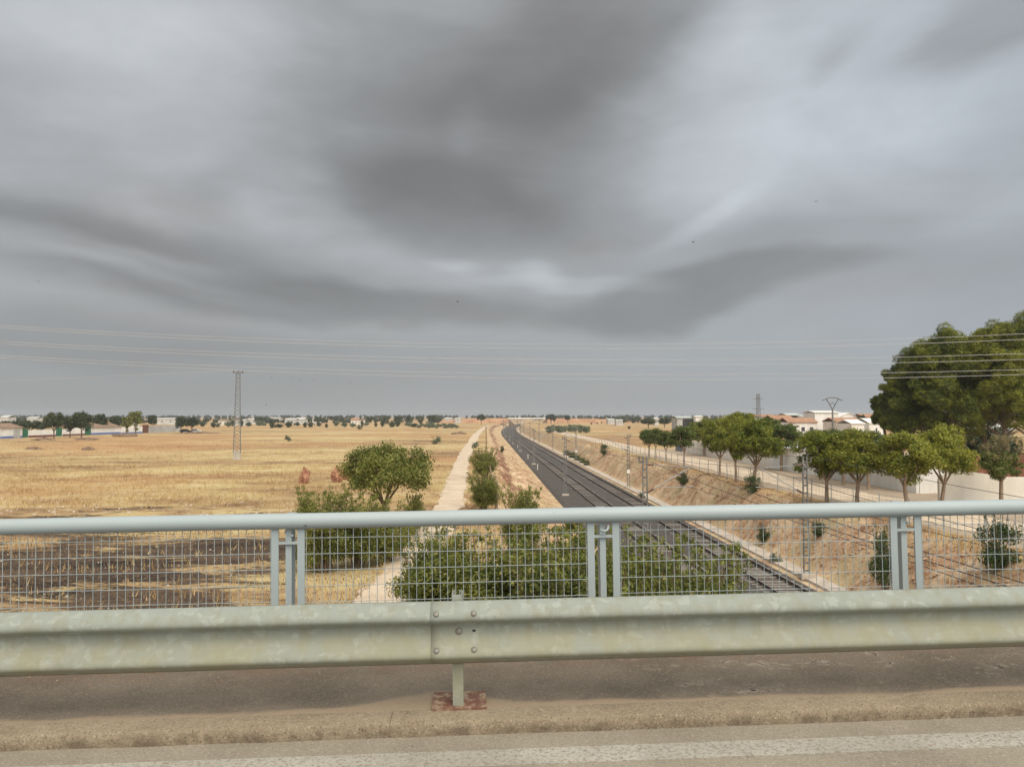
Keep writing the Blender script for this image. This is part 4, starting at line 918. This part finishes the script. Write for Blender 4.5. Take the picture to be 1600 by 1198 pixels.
# village
vil = [(1180, 1213, 651, 648, 260, 'white_wall', 'terracotta', 0, 2, 'pale house with a flat terracotta roof at the left end of the village'),
 (1208, 1240, 655, 649, 240, 'cream_wall', 'terracotta', 0, 2, 'house with red tiled roof partly behind the dark street tree'), (1230, 1251, 649, 646, 250, 'dark_void', 'tin_roof', 0, 0, 'open shed with dark front and white roof in the village'),
 (1249, 1262, 651, 649.5, 248, 'white_wall', 'tin_roof', 0, 1, 'small white flat block right of the open shed'), (1232, 1277, 660, 653, 225, 'white_wall', 'terracotta', 0, 3, 'long low house with orange roof and white front'),
 (1273, 1310, 644.5, 642.5, 230, 'white_wall', 'white_wall', 0, 0, 'large windowless white building, tallest of the village'), (1312, 1340, 652, 645.5, 245, 'white_wall', 'white_wall', 1, 1, 'white gabled barn behind the orange roof'),
 (1306, 1346, 659, 653, 215, 'cream_wall', 'terracotta', 0, 3, 'wide brown-roofed house beside the large white building'), (1330, 1350, 662, 656, 205, 'white_wall', 'white_wall', 0, 2, 'small white house in front of the brown roof'),
 (1350, 1378, 652, 647, 240, 'cream_wall', 'terracotta', 0, 2, 'red-roofed house next to the pines'), (1358, 1380, 661, 654, 210, 'white_wall', 'white_wall', 0, 1, 'white house with pale roof next to the pines')]
for x0, x1, ye, yr, Y, wm, rm, gb, wn, lab in vil: house('village_house', lab, x0, x1, ye, yr, Y, wm, rm, 9, wn, False, bool(gb), group='houses of the village')
hg = house('hangar', 'low hangar with a dark open front behind the thin roadside trees', 1058, 1088, 653, 650.5, 290, 'grey_wall', 'tin_roof', 10, 0, cat='hangar')
o = house('hangar', 'white cube building joined to the dark-fronted hangar', 1087, 1098, 651, 650, 286, 'white_wall', 'white_wall', 8, 1, cat='building')
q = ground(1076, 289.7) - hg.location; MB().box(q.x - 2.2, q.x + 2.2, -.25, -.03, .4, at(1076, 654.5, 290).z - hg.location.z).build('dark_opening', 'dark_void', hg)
# distant farms along the horizon
far = [(0, 12, 652, 649, 520, 1, 'white farmhouse at the left edge of the horizon'), (42, 58, 653, 651, 640, 0, 'small pale house beyond the dark hedge'), (244, 276, 654.5, 653, 560, 0, 'long low white barn beyond the farm tanks'),
 (341, 356, 657, 655, 520, 0, 'pink-walled house just left of the field pylon'), (362, 371, 656, 654, 520, 0, 'white hut directly behind the field pylon'), (377, 383, 657, 655.5, 500, 0, 'little white shed right of the field pylon'), (386, 400, 655.5, 654, 600, 0, 'white farm building right of the pylon'),
 (420, 438, 653, 651.8, 760, 0, 'faint grey barn on the horizon'), (445, 462, 655.5, 653.5, 560, 0, 'white house among the olive trees, first of three'), (462, 476, 655, 652.5, 590, 0, 'taller white house among the olive trees'), (488, 497, 655.5, 653.5, 560, 0, 'small white house right of the dark round tree'),
 (548, 560, 656, 653.2, 520, 1, 'salmon-coloured gabled house beside the pine wood'), (560, 567, 656, 654.5, 525, 0, 'low pink annex next to the salmon house'), (695, 706, 654, 652.5, 700, 0, 'white house left of the path end'), (711, 720, 654, 652.8, 690, 0, 'pale house just left of the road embankment'),
 (950, 960, 656, 654.2, 560, 0, 'white house beyond the right embankment'), (963, 973, 657, 655.5, 520, 0, 'grey-roofed cottage beyond the right embankment'), (1023, 1029, 654.5, 652.5, 520, 0, 'small white house between the dark trees on the right')]
for x0, x1, ye, yr, Y, gb, lab in far:
    house('farmhouse', lab, x0, x1, ye, yr, Y, 'cream_wall' if 'pink' in lab or 'salmon' in lab else 'far_white', 'terracotta' if gb and x0 else ('brown_roof' if 'hut' in lab or 'pink' in lab else 'far_white'), 9, 2 if x1 - x0 > 9 else 1, group='farmhouses along the horizon')

# farm with whitewashed walls on the left
fa, fb_ = Vector((-142.5, 209, 0)), Vector((-134.2, 310, 0))
def fpt(px):                                          # point of the farm's wall line seen in column px
    k = (px - 800) / F; d = fb_ - fa; s_ = (k * fa.y - fa.x) / (d.x - k * d.y); return fa + d * s_
def fseg(name, px0, px1, h, mat, off=0.0, th=.3, z0=-.3, parent=None):
    a_, b_ = fpt(px0), fpt(px1); return wall(name, (a_.x + off, a_.y), (b_.x + off, b_.y), h, mat, th, z0, parent)
e = empty('farm_wall', (0, 0, 0), 'whitewashed farm wall with green gates on the far left', 'wall')
for a_, b_, h in ((-30, 1, 2.2), (45, 88, 2.1), (98, 133, 2.1), (190, 223, 2.3)): fseg('wall_panel', a_, b_, h, 'white_wall', parent=e)
fseg('wall_panel', 233, 283, 2.6, 'grey_wall', parent=e)
for a_, b_ in ((45, 88), (98, 133)): fseg('painted_base', a_, b_, .55, 'maroon_band', .18, .08, -.2, e)
fseg('painted_base', 190, 223, .5, 'blue_band', .18, .08, -.2, e)
for a_, b_, m_, h in ((37, 45, 'green_gate', 2.4), (88.3, 97.7, 'green_gate', 2.6), (133.3, 143, 'green_gate', 2.8), (223.3, 232.7, 'rust_gate', 3.0)): fseg('gate', a_, b_, h, m_, 0, .14, 0, e)
def fhouse(label, px0, px1, h, hr_, roof, dpx=None, base='blue_band'):
    a_, b_ = fpt(px0), fpt(px1); L = (b_ - a_).length; an = math.atan2((b_ - a_).y, (b_ - a_).x)
    e = empty('farm_building', (a_.x, a_.y, H(a_.x, a_.y)), label, 'farm building', rz=an)
    MB().box(0, L, .15, 8, -.3, h).build('wall', 'white_wall', e); MB().box(.02, L - .02, -.0, .148, -.2, .6).build('painted_base', base, e)
    MB().prism([(-.3, h + .01), (4, hr_), (8.3, h + .01), (8.3, h + .15), (4, hr_ + .18), (-.3, h + .15)], -.2, L + .2).build('roof', roof, e)
    if dpx: c, d_ = fpt(dpx[0]), fpt(dpx[1]); MB().box((c - a_).length, (d_ - a_).length, -.02, .14, .02, 2.3).build('door', 'grey_wall', e)
fhouse('white farm building with grey door and brown roof at the left edge', 1, 37, 2.9, 4.1, 'brown_roof', (23, 33))
fhouse('white farm building with red-brown tiled roof in the middle of the farm wall', 144, 190, 2.3, 3.6, 'brown_roof')
for px, lab in ((225, 'left cream water tank behind the rust-brown farm gate'), (233, 'right cream water tank behind the rust-brown farm gate')):
    a_ = fpt(px) + Vector((-6, 3, 0)); e = empty('water_tank', (a_.x, a_.y, 0), lab, 'tank', 'cream water tanks')
    MB().tube([(0, 0, 2.2), (0, 0, 5.0)], 1.15, 16).build('tank_body', 'cream_wall', e); MB().tube([(0, 0, 5.0), (0, 0, 5.3)], [1.1, .3], 16).build('lid', 'cream_wall', e)
    m_ = MB()
    for sx_ in (-.7, .7):
        for sy_ in (-.7, .7): m_.box(sx_ - .08, sx_ + .08, sy_ - .08, sy_ + .08, -.2, 2.2)
    m_.build('stand', 'dark_steel', e)
def car(px, Y, paint, label, rz):
    q = ground(px, Y); e = empty('parked_car', q, label, 'car', rz=rz)
    pr = [(-2.0, .35), (2.0, .35), (2.05, .75), (1.25, .92), (.7, 1.42), (-.9, 1.45), (-1.7, .98), (-2.05, .9)]
    m_ = MB(); n = len(pr); m_.add([(x, -.82, z) for x, z in pr] + [(x, .82, z) for x, z in pr], [(i, (i + 1) % n, n + (i + 1) % n, n + i) for i in range(n)] + [tuple(range(n))[::-1], tuple(range(n, 2 * n))]); m_.build('body', paint, e)
    MB().box(-1.2, .85, -.83, -.822, .98, 1.32).build('side_window', 'window_glass', e); MB().box(-1.2, .85, .822, .83, .98, 1.32).build('side_window', 'window_glass', e)
    for x in (-1.25, 1.25):
        for y in (-.78, .78): MB().tube([(x, y - .1, .33), (x, y + .1, .33)], .33, 14).build('wheel', 'tyre', e)
car(290, 290, 'car_dark', 'dark car parked under the tree at the end of the farm wall', .3)
car(306, 292, 'car_white', 'white car parked right of the dark one by the farm', .1)

# farm trees and horizon trees
ft = Pool([make_tree(6.6, 1.6, 3.2, None, .2, 'leaf_far', 'bark', s, 3600, .24, 42, 4, rc=.85, shell=.4) for s in (101, 102)]
          + [make_tree(7.2, 1.0, 1.5, None, .16, 'leaf_elm', 'bark', 103, 2600, .2, 40, 4, rc=.5, shell=.4, hollow=.2)]
          + [make_shrub(1.9, 3.0, 'leaf_olive', 'bark', 104, 1100, .22, 22, 4, rc=.65, wisps=0)]
          + [make_shrub(1.9, 3.0, 'leaf_far', 'bark', 105, 1000, .22, 22, 4, rc=.65, wisps=0)])
farm = [(85, 215, 640.5, 34, 0, 'large dark tree, leftmost of the big trees in front of the farm wall'), (110, 222, 648, 24, 1, 'smaller dark tree between the two largest farm trees'), (128, 218, 640.5, 33, 1, 'large dark round tree left of the red-brown farm roof'),
 (157, 262, 644, 22, 0, 'tree standing behind the red-brown farm roof'), (182, 280, 648, 26, 1, 'broad tree behind the right end of the farm roof'), (199, 246, 646, 15, 2, 'narrow tree left of the tall poplar-like one'), (213, 250, 636.5, 19, 2, 'tall narrow poplar-like tree at the farm wall'),
 (239, 318, 646, 16, 0, 'tree behind the cream water tanks'), (283, 285, 648, 20, 1, 'left of the two dark trees at the end of the farm wall'), (300, 288, 650, 20, 0, 'right of the two dark trees at the end of the farm wall'),
 (20, 250, 656, 46, 1, 'dark low tree behind the left farm building'), (48, 262, 655, 40, 0, 'dark spreading tree behind the first green gate'), (66, 270, 657, 26, 1, 'low olive-green tree behind the farm wall, third from the left')]
for px, Y, top, w, k, lab in farm:
    q = ground(px, Y); ft.put(k, 'farm_tree', q, lab, 'tree', s=(w / F * Y) / (6.2, 6.2, 3.0)[k], sz=(at(px, top, Y).z - q.z) / (6.6, 6.6, 7.2)[k])
far_t = [(382, 480, 651.5, 9, 1), (497, 520, 650, 14, 'lone round dark tree between the white houses'), (403, 560, 650, 12, 'dark round tree on the horizon right of the pylon'), (752, 560, 645.5, 14, 'dark tree standing left of the road embankment'), (861, 620, 645.5, 18, 'round dark tree on the horizon at the right bridge end'),
 (887, 640, 647, 10, 'second round tree on the horizon right of the bridge'), (1347, 225, 645, 16, 'dome-shaped dark tree among the village roofs'), (1013, 400, 652, 26, 'dark bushy tree left of the hangar, first of a pair'), (1038, 410, 652, 22, 'dark bushy tree left of the hangar, second of a pair'), (866, 610, 650, 5, 'small dark tree on the right embankment')]
for a_ in far_t[1:]:
    px, Y, top, w, lab = a_; q = ground(px, Y); ft.put(0, 'distant_tree', q, lab, 'tree', s=(w / F * Y) / 6.2, sz=(at(px, top, Y).z - q.z) / 6.6)
g = random.Random(5)
for i in range(34):                                    # scattered trees closing the horizon
    px = g.uniform(-60, 1380); Y = g.uniform(620, 1300); q = ground(px, Y); w = g.uniform(9, 15); hh = g.uniform(4, 7.0)
    ft.put(g.choice((0, 1)), 'horizon_tree', q, 'small dark tree in the line along the horizon', 'tree', 'trees along the horizon', s=w / 6.2, sz=hh / 6.6)
for i in range(30):                                    # olive trees between pylon and pine wood
    px = 318 + i * 12.2 + g.uniform(-4, 4); Y = g.uniform(395, 500); q = ground(px, Y)
    ft.put(g.choice((3, 4, 4)), 'olive_tree', q, 'dark round olive tree in the loose row beyond the straw field', 'olive tree', 'loose row of olive trees beyond the field', s=g.uniform(.6, 1.5), sz=g.uniform(.7, 1.35))
for i in range(26):
    px = 641 + i * 2.9 + g.uniform(-1, 1); Y = g.uniform(380, 470); q = ground(px, Y)
    ft.put(3, 'olive_tree', q, 'grey-green olive tree of the small grove left of the path end', 'olive tree', 'olive grove left of the path', s=.75, sz=.6)
for i in range(30):
    px = 857 + (i % 10) * 7.0 + g.uniform(-3, 3); Y = 285 + 42 * (i // 10) + g.uniform(-10, 10); q = ground(px, Y)
    ft.put(3, 'olive_tree', q, 'silvery olive tree of the grove right of the railway', 'olive tree', 'olive grove right of the railway', s=g.uniform(.6, .95), sz=g.uniform(.55, .9))
for px, py in ((983, 670), (933, 662), (924, 663), (430, 668), (460, 664), (940, 661)):
    q = hit(px, py); ft.put(4, 'field_bush', q, 'small dark bush alone in the far straw field', 'bush', 'lone bushes in the far fields', s=.5, sz=.45)
def wood(name, label, px0, px1, Y, depth, h, n, seed, leaf=.45):
    g_ = np.random.default_rng(seed); k = int((px1 - px0) / F * Y / 3.2); C = []; rr = []
    for i in range(k):
        x = ((px0 + (px1 - px0) * g_.random()) - 800) / F * Y; y = Y + g_.random() * depth; hh = h * g_.uniform(.75, 1.1)
        for j in range(5): C.append((x + g_.normal() * 1.2, y + g_.normal() * 1.2, hh * (.35 + .13 * j))); rr.append(g_.uniform(1.0, 2.0))
    o = leaves(name, C, rr, n, leaf, 'leaf_far', None, seed=seed, shell=.4); tag(o, label, 'wood', kind='stuff')
wood('pine_wood', 'dark pine wood on the horizon left of the path', 570, 680, 560, 60, 6.6, 9000, 201)
wood('far_wood', 'distant belt of dark trees along the whole horizon', -150, 1500, 1300, 150, 7.6, 60000, 202, 1.3)
wood('far_woodland', 'dark belt of trees right of the far bridge', 960, 1130, 620, 60, 5.6, 9000, 203)
wood('hedge_belt', 'low dark hedge belt behind the farm', -60, 570, 640, 100, 3.6, 30000, 204, .7)
wood('understory', 'dark undergrowth beneath and behind the pines', 1470, 1760, 90, 14, 4.0, 9000, 205, .28)

# ---------------------------------------------------------------- far road bridge and its embankments
def embank(name, x0, x1, z0, z1, Y=700, label=None):
    m_ = MB(); n = 40; hw = 4.5; V = []
    g_ = np.random.default_rng(int(abs(x0)))
    for i in range(n + 1):
        f = i / n; x = x0 + (x1 - x0) * f; z = z0 + (z1 - z0) * f
        fl = z * 1.7 + 1; j = g_.uniform(-.6, .6, 3)
        V += [(x, Y - hw - fl + j[0] * 2, -.5), (x, Y - hw - fl * .5 + j[1], z * .5), (x, Y - hw, z), (x, Y + hw, z), (x, Y + hw + fl, -.5)]
    Q = [(a2 * 5 + b2, (a2 + 1) * 5 + b2, (a2 + 1) * 5 + b2 + 1, a2 * 5 + b2 + 1) for a2 in range(n) for b2 in range(4)]
    o = link(name, np_mesh(name, V, Q), 'embankment'); tag(o, kind='structure')
zt = at(800, 653.2, 700).z
embank('embankment', -38, -3, zt, zt); embank('embankment', -38, -75, zt - .02, .4); embank('embankment', 32, 75, zt, zt - .6); embank('embankment', 75, 170, zt - .62, .2)
e = empty('road_bridge', (0, 700, 0), 'far white road bridge crossing the railway between brown embankments', 'bridge')
MB().box(-4, 33, -4.4, 4.4, zt - .75, zt + .05).build('deck', 'concrete_pale', e); MB().box(-4, 33, -4.6, -4.42, zt - .6, zt + .45).build('parapet', 'white_wall', e)
for x in (8.5, 20.5): MB().box(x - .5, x + .5, -3.5, 3.5, -3.4, zt - .752).build('pier', 'concrete_pale', e)
m_ = MB()
for s_, x in ((1, -3), (-1, 32)):
    m_.add([(x, -9, zt - .8), (x, 9, zt - .8), (x + s_ * 8, -9, -3.3), (x + s_ * 8, 9, -3.3), (x, -9, -3.3), (x, 9, -3.3)], [(0, 2, 3, 1), (0, 4, 2), (1, 3, 5)])
m_.build('abutment_slope', 'dirt_dark', e)

# ---------------------------------------------------------------- fence above the right slope
e = empty('wire_fence', (0, 0, 0), 'thin wire fence with slim posts along the top of the right cutting', 'fence')
pm = MB().box(-.025, .025, -.025, .025, -.2, 1.6).build('fence_post', 'galvanised', me_only=True)
fys = list(np.arange(30, 230, 3.2))
for y in fys:
    x = float(railx(y)) + 9.6; o = bpy.data.objects.new('fence_post', pm); COL.objects.link(o); o.parent = e; o.location = (x, y, H(x, y)); o.rotation_euler = (random.uniform(-.03, .03), random.uniform(-.03, .03), 0)
m_ = MB()
for hh in (.2, .55, .9, 1.25, 1.55): m_.tube([(float(railx(y)) + 9.6, y, H(float(railx(y)) + 9.6, y) + hh) for y in fys], .008, 3, False)
for a2, b2 in zip(fys[:30], fys[1:31]):
    for k in range(6):
        y = a2 + (b2 - a2) * (k + .5) / 6; x = float(railx(y)) + 9.6; z = H(x, y); m_.tube([(x, y, z + .1), (x, y, z + 1.55)], .005, 3, False)
m_.build('wire', 'galvanised', e)
# posts along the path
for px, yt, yb, lean, lab in ((760, 664, 703, .02, 'tall weathered wooden post beside the far path'), (770, 725, 762, .12, 'leaning grey post rising from the shrub right of the path'), (776, 752, 800, .03, 'short dark post behind the nearest shrub right of the path')):
    q = flat(px, yb); h = at(px, yt, q.y).z; q.z = H(q.x, q.y)
    tag(MB().tube([(0, 0, -.3), (-lean * h * .5, 0, h * .5), (-lean * h, 0, h)], [.10, .09, .07], 8).build('wooden_post', 'old_wood'), lab, 'post').location = q
# clay stumps in the field
for i, (px, py, w, h, lab) in enumerate([(476, 755, .45, 1.25, 'slim eroded clay stump in the straw field'), (527, 753, .55, 1.2, 'rounded clay stump beside the tree, left of its twin'), (540, 749, .55, 1.25, 'rounded clay stump touching the tree crown')]):
    q = hit(px, py); vs, fs = blob_mesh(1, 300 + i, .28, 14, 10, (w, w, h * .62)); o = MB().add(vs, fs).build('clay_stump', 'clay'); o.location = (q.x, q.y, q.z + h * .42); tag(o, lab, 'clay stump', 'clay stumps in the field')
for i, (px, py, w, h, lab) in enumerate([(68, 688, 2.6, .6, 'red earth heap in front of the second green gate'), (138, 687, 3.2, .4, 'dark flat heap before the third green gate'), (195, 682, 3.2, .9, 'brown earth heap by the farm wall'), (315, 677, 6, .5, 'long dark earth ridge in the far field'), (53, 702, 1.6, .4, 'small dark heap in the left field'), (137, 703, 1.2, .5, 'little earth clod heap in the left field'), (718, 678, 2.4, .6, 'brown heap of dry weeds beside the far path')]):
    q = hit(px, py); vs, fs = blob_mesh(1, 320 + i, .3, 14, 8, (w, w * .6, h)); o = MB().add(vs, fs).build('earth_heap', 'dirt_dark'); o.location = q; tag(o, lab, 'earth heap', 'earth heaps in the field')

# ---------------------------------------------------------------- rubble, stones and grass
def scatter_stones(name, P_, sz, mat, seed, label):
    g_ = np.random.default_rng(seed); V = []; Fq = []
    base = np.array([(1, 1, 1), (1, -1, -1), (-1, 1, -1), (-1, -1, 1), (1.1, 0, -.2), (0, 1.1, .3), (0, 0, 1.2), (-1.1, .2, 0)]) * .6
    oct_ = np.array([(1, 0, 0), (0, 1, 0), (-1, 0, 0), (0, -1, 0), (0, 0, .8), (0, 0, -.8)], float)
    fc = [(0, 1, 4), (1, 2, 4), (2, 3, 4), (3, 0, 4), (1, 0, 5), (2, 1, 5), (3, 2, 5), (0, 3, 5)]
    n = len(P_); s = sz * g_.uniform(.4, 1.6, (n, 1, 1)); j = g_.uniform(.6, 1.35, (n, 6, 3)); an = g_.uniform(0, 6.28, n)
    A = oct_[None] * j * s; ca, sa = np.cos(an)[:, None], np.sin(an)[:, None]
    X = A[:, :, 0] * ca - A[:, :, 1] * sa; Yv = A[:, :, 0] * sa + A[:, :, 1] * ca
    VV = np.stack([X, Yv, A[:, :, 2]], -1) + P_[:, None, :]
    Q = (np.array(fc)[None] + (np.arange(n) * 6)[:, None, None]).reshape(-1, 3)
    o = link(name, np_mesh(name, VV.reshape(-1, 3), Q), mat); tag(o, label, kind='stuff'); return o
def on_ground(x, y, dz=0): return np.stack([x, y, height(x, y) + dz], 1)
g = np.random.default_rng(400)
y = 22 + 140 * g.random(5200) ** 1.6; tq = np.where(g.random(5200) < .55, g.uniform(5.9, 9.2, 5200), g.uniform(-13, -6.4, 5200)); x = railx(y) + tq
scatter_stones('slope_rubble', on_ground(x, y, -.02), .10, 'rubble', 401, 'loose orange stones on the cutting slopes')
y = 20 + 28 * g.random(2600); x = -28 + 25 * g.random(2600)
scatter_stones('field_stones', on_ground(x[:500], y[:500], -.01), .04, 'concrete_pale', 402, 'pale stones in the burnt stubble')
y = g.uniform(48, 62, 700); x = g.uniform(-45, -6, 700)
scatter_stones('field_stones', on_ground(x, y, -.01), .07, 'concrete_pale', 403, 'pale stones in the bare strip of the field')
xs_ = g.uniform(-3.5, 3.5, 150); vs_ = 3.97 + 1.15 * g.random(150) ** .6
xs_ = np.concatenate([xs_, g.uniform(-3.6, 3.8, 420)]); vs_ = np.concatenate([vs_, 4.4 + .7 * g.random(420)])
pp = np.array([tuple(BM @ Vector((a2, b2, .066))) for a2, b2 in zip(xs_, vs_)])
scatter_stones('grit', pp, .0036, 'rubble', 404, 'pale grit lying on the sidewalk')
def blades(name, P_, h, w, mat, seed, label, per=3):
    g_ = np.random.default_rng(seed); n = len(P_) * per; B = np.repeat(P_, per, 0) + np.concatenate([g_.normal(size=(n, 2)) * .07, np.zeros((n, 1))], 1)
    an = g_.uniform(0, 6.28, n); hh = h * g_.uniform(.45, 1.25, n); ww = w * g_.uniform(.6, 1.4, n)
    dx, dy = np.cos(an) * ww, np.sin(an) * ww; ln = g_.normal(size=(n, 2)) * .35 * hh[:, None]
    V = np.stack([B - np.stack([dx, dy, 0 * dx + .03], 1), B + np.stack([dx, dy, 0 * dx - .03], 1), B + np.stack([ln[:, 0], ln[:, 1], hh], 1)], 1).reshape(-1, 3)
    o = link(name, np_mesh(name, V, np.arange(3 * n).reshape(n, 3)), mat); tag(o, label, kind='stuff'); return o
def field_pts(n, y0, y1, pw, seed, burnt=False):
    g_ = np.random.default_rng(seed); y = y0 + (y1 - y0) * g_.random(n) ** pw; hx = y * .75 + 4; x = g_.uniform(-1, 1, n) * hx
    t_ = x - railx(y); l = np.interp(y, [p_.y for p_ in Lp], [p_.x for p_ in Lp]); r = np.interp(y, [p_.y for p_ in Rp], [p_.x for p_ in Rp])
    ok = ((x < l + .1) | ((x > r - .1) & (t_ < -12.2)) | ((t_ > 8.2) & (t_ < 10.5)) | ((t_ > 6.2) & (t_ < 9) & (g_.random(n) < .6) & (sn(x, y, 5, 1) > -.1)) | ((t_ < -7.2) & (t_ > -13) & (g_.random(n) < .55) & (sn(x, y, 4, 1) > 0)))
    inb = (x < -5.5) & (y < 52) & (y > 9); dens = .5 + .5 * sn(x * .5, y, 9, 4)
    ok &= np.where(inb, g_.random(n) < .03 + .22 * (sn(x * .4, y, 3.1, 2) * g_.random(n) > .30), g_.random(n) < .35 + .65 * np.clip(dens, 0, 1))
    return on_ground(x[ok], y[ok])
blades('dry_grass', field_pts(60000, 20, 95, 1.35, 501), .26, .018, 'dry_blade', 502, 'dry straw grass covering the near field', 4)
blades('dry_grass', field_pts(9000, 90, 200, 1.2, 503), .30, .035, 'dry_blade', 504, 'dry straw grass covering the farther field', 3)
blades('burnt_stubble', (lambda q_: q_)(on_ground(g.uniform(-30, -4, 9000), g.uniform(18, 44, 9000))), .10, .02, 'dirt_dark', 505, 'short dark stubble in the burnt patch', 2)

# ---------------------------------------------------------------- birds
bm_ = MB(); vs, fs = blob_mesh(.07, 3, .02, 8, 6, (2.2, 1, 1)); bm_.add(vs, fs, True); body_me = bm_.build('body', 'bird_feather', me_only=True)
wg = MB().add([(.06, .03, 0), (-.06, .03, 0), (-.02, .22, .07), (.05, .20, .07), (-.06, .42, .02), (.06, .03, .012), (-.06, .03, .012), (-.02, .22, .08), (.05, .20, .08)], [(0, 1, 2, 3), (3, 2, 4), (5, 8, 7, 6), (8, 4, 7)]).build('wing', 'bird_feather', me_only=True)
for i, (px, py, Y, lab) in enumerate([(715, 471, 75, 'small dark bird in the grey sky above the tracks'), (1083, 378, 80, 'small dark bird in the middle of the right-hand sky'), (1275, 315, 80, 'highest small bird, in the pale right-hand sky'), (60, 440, 110, 'tiny bird at the left edge of the sky'), (416, 632, 110, 'low flying bird right of the field pylon')]
        + [(x_, 587 + (x_ - 407) * .09 + random.uniform(-2, 2), 150, 'tiny bird of the loose flock right of the pylon top') for x_ in (407, 424, 437, 458, 470, 490, 505, 528, 547)]):
    e = empty('bird', at(px, py, Y), lab, 'bird', 'flock right of the pylon top' if 'flock' in lab else None, rz=random.uniform(0, 6.28))
    for nm, me_, sy_ in (('body', body_me, 1), ('wing', wg, 1), ('wing', wg, -1)):
        o = bpy.data.objects.new(nm, me_); COL.objects.link(o); o.parent = e; o.scale = (.7, sy_ * .7, .7)

# ---------------------------------------------------------------- air: one box of thin haze
hz = MB().box(-2600, 2600, -90, 2700, -6, 24).build('haze', 'white_wall'); hz['kind'] = 'stuff'
m = bpy.data.materials.new('air'); m.use_nodes = True; t = m.node_tree; t.nodes.clear()
pv = N(t, 'ShaderNodeVolumePrincipled', {'Density': .00022, 'Anisotropy': .2}); pv.inputs['Color'].default_value = (.93, .95, 1, 1)
N(t, 'ShaderNodeOutputMaterial', {'Volume': pv.outputs[0]}); hz.data.materials[0] = m
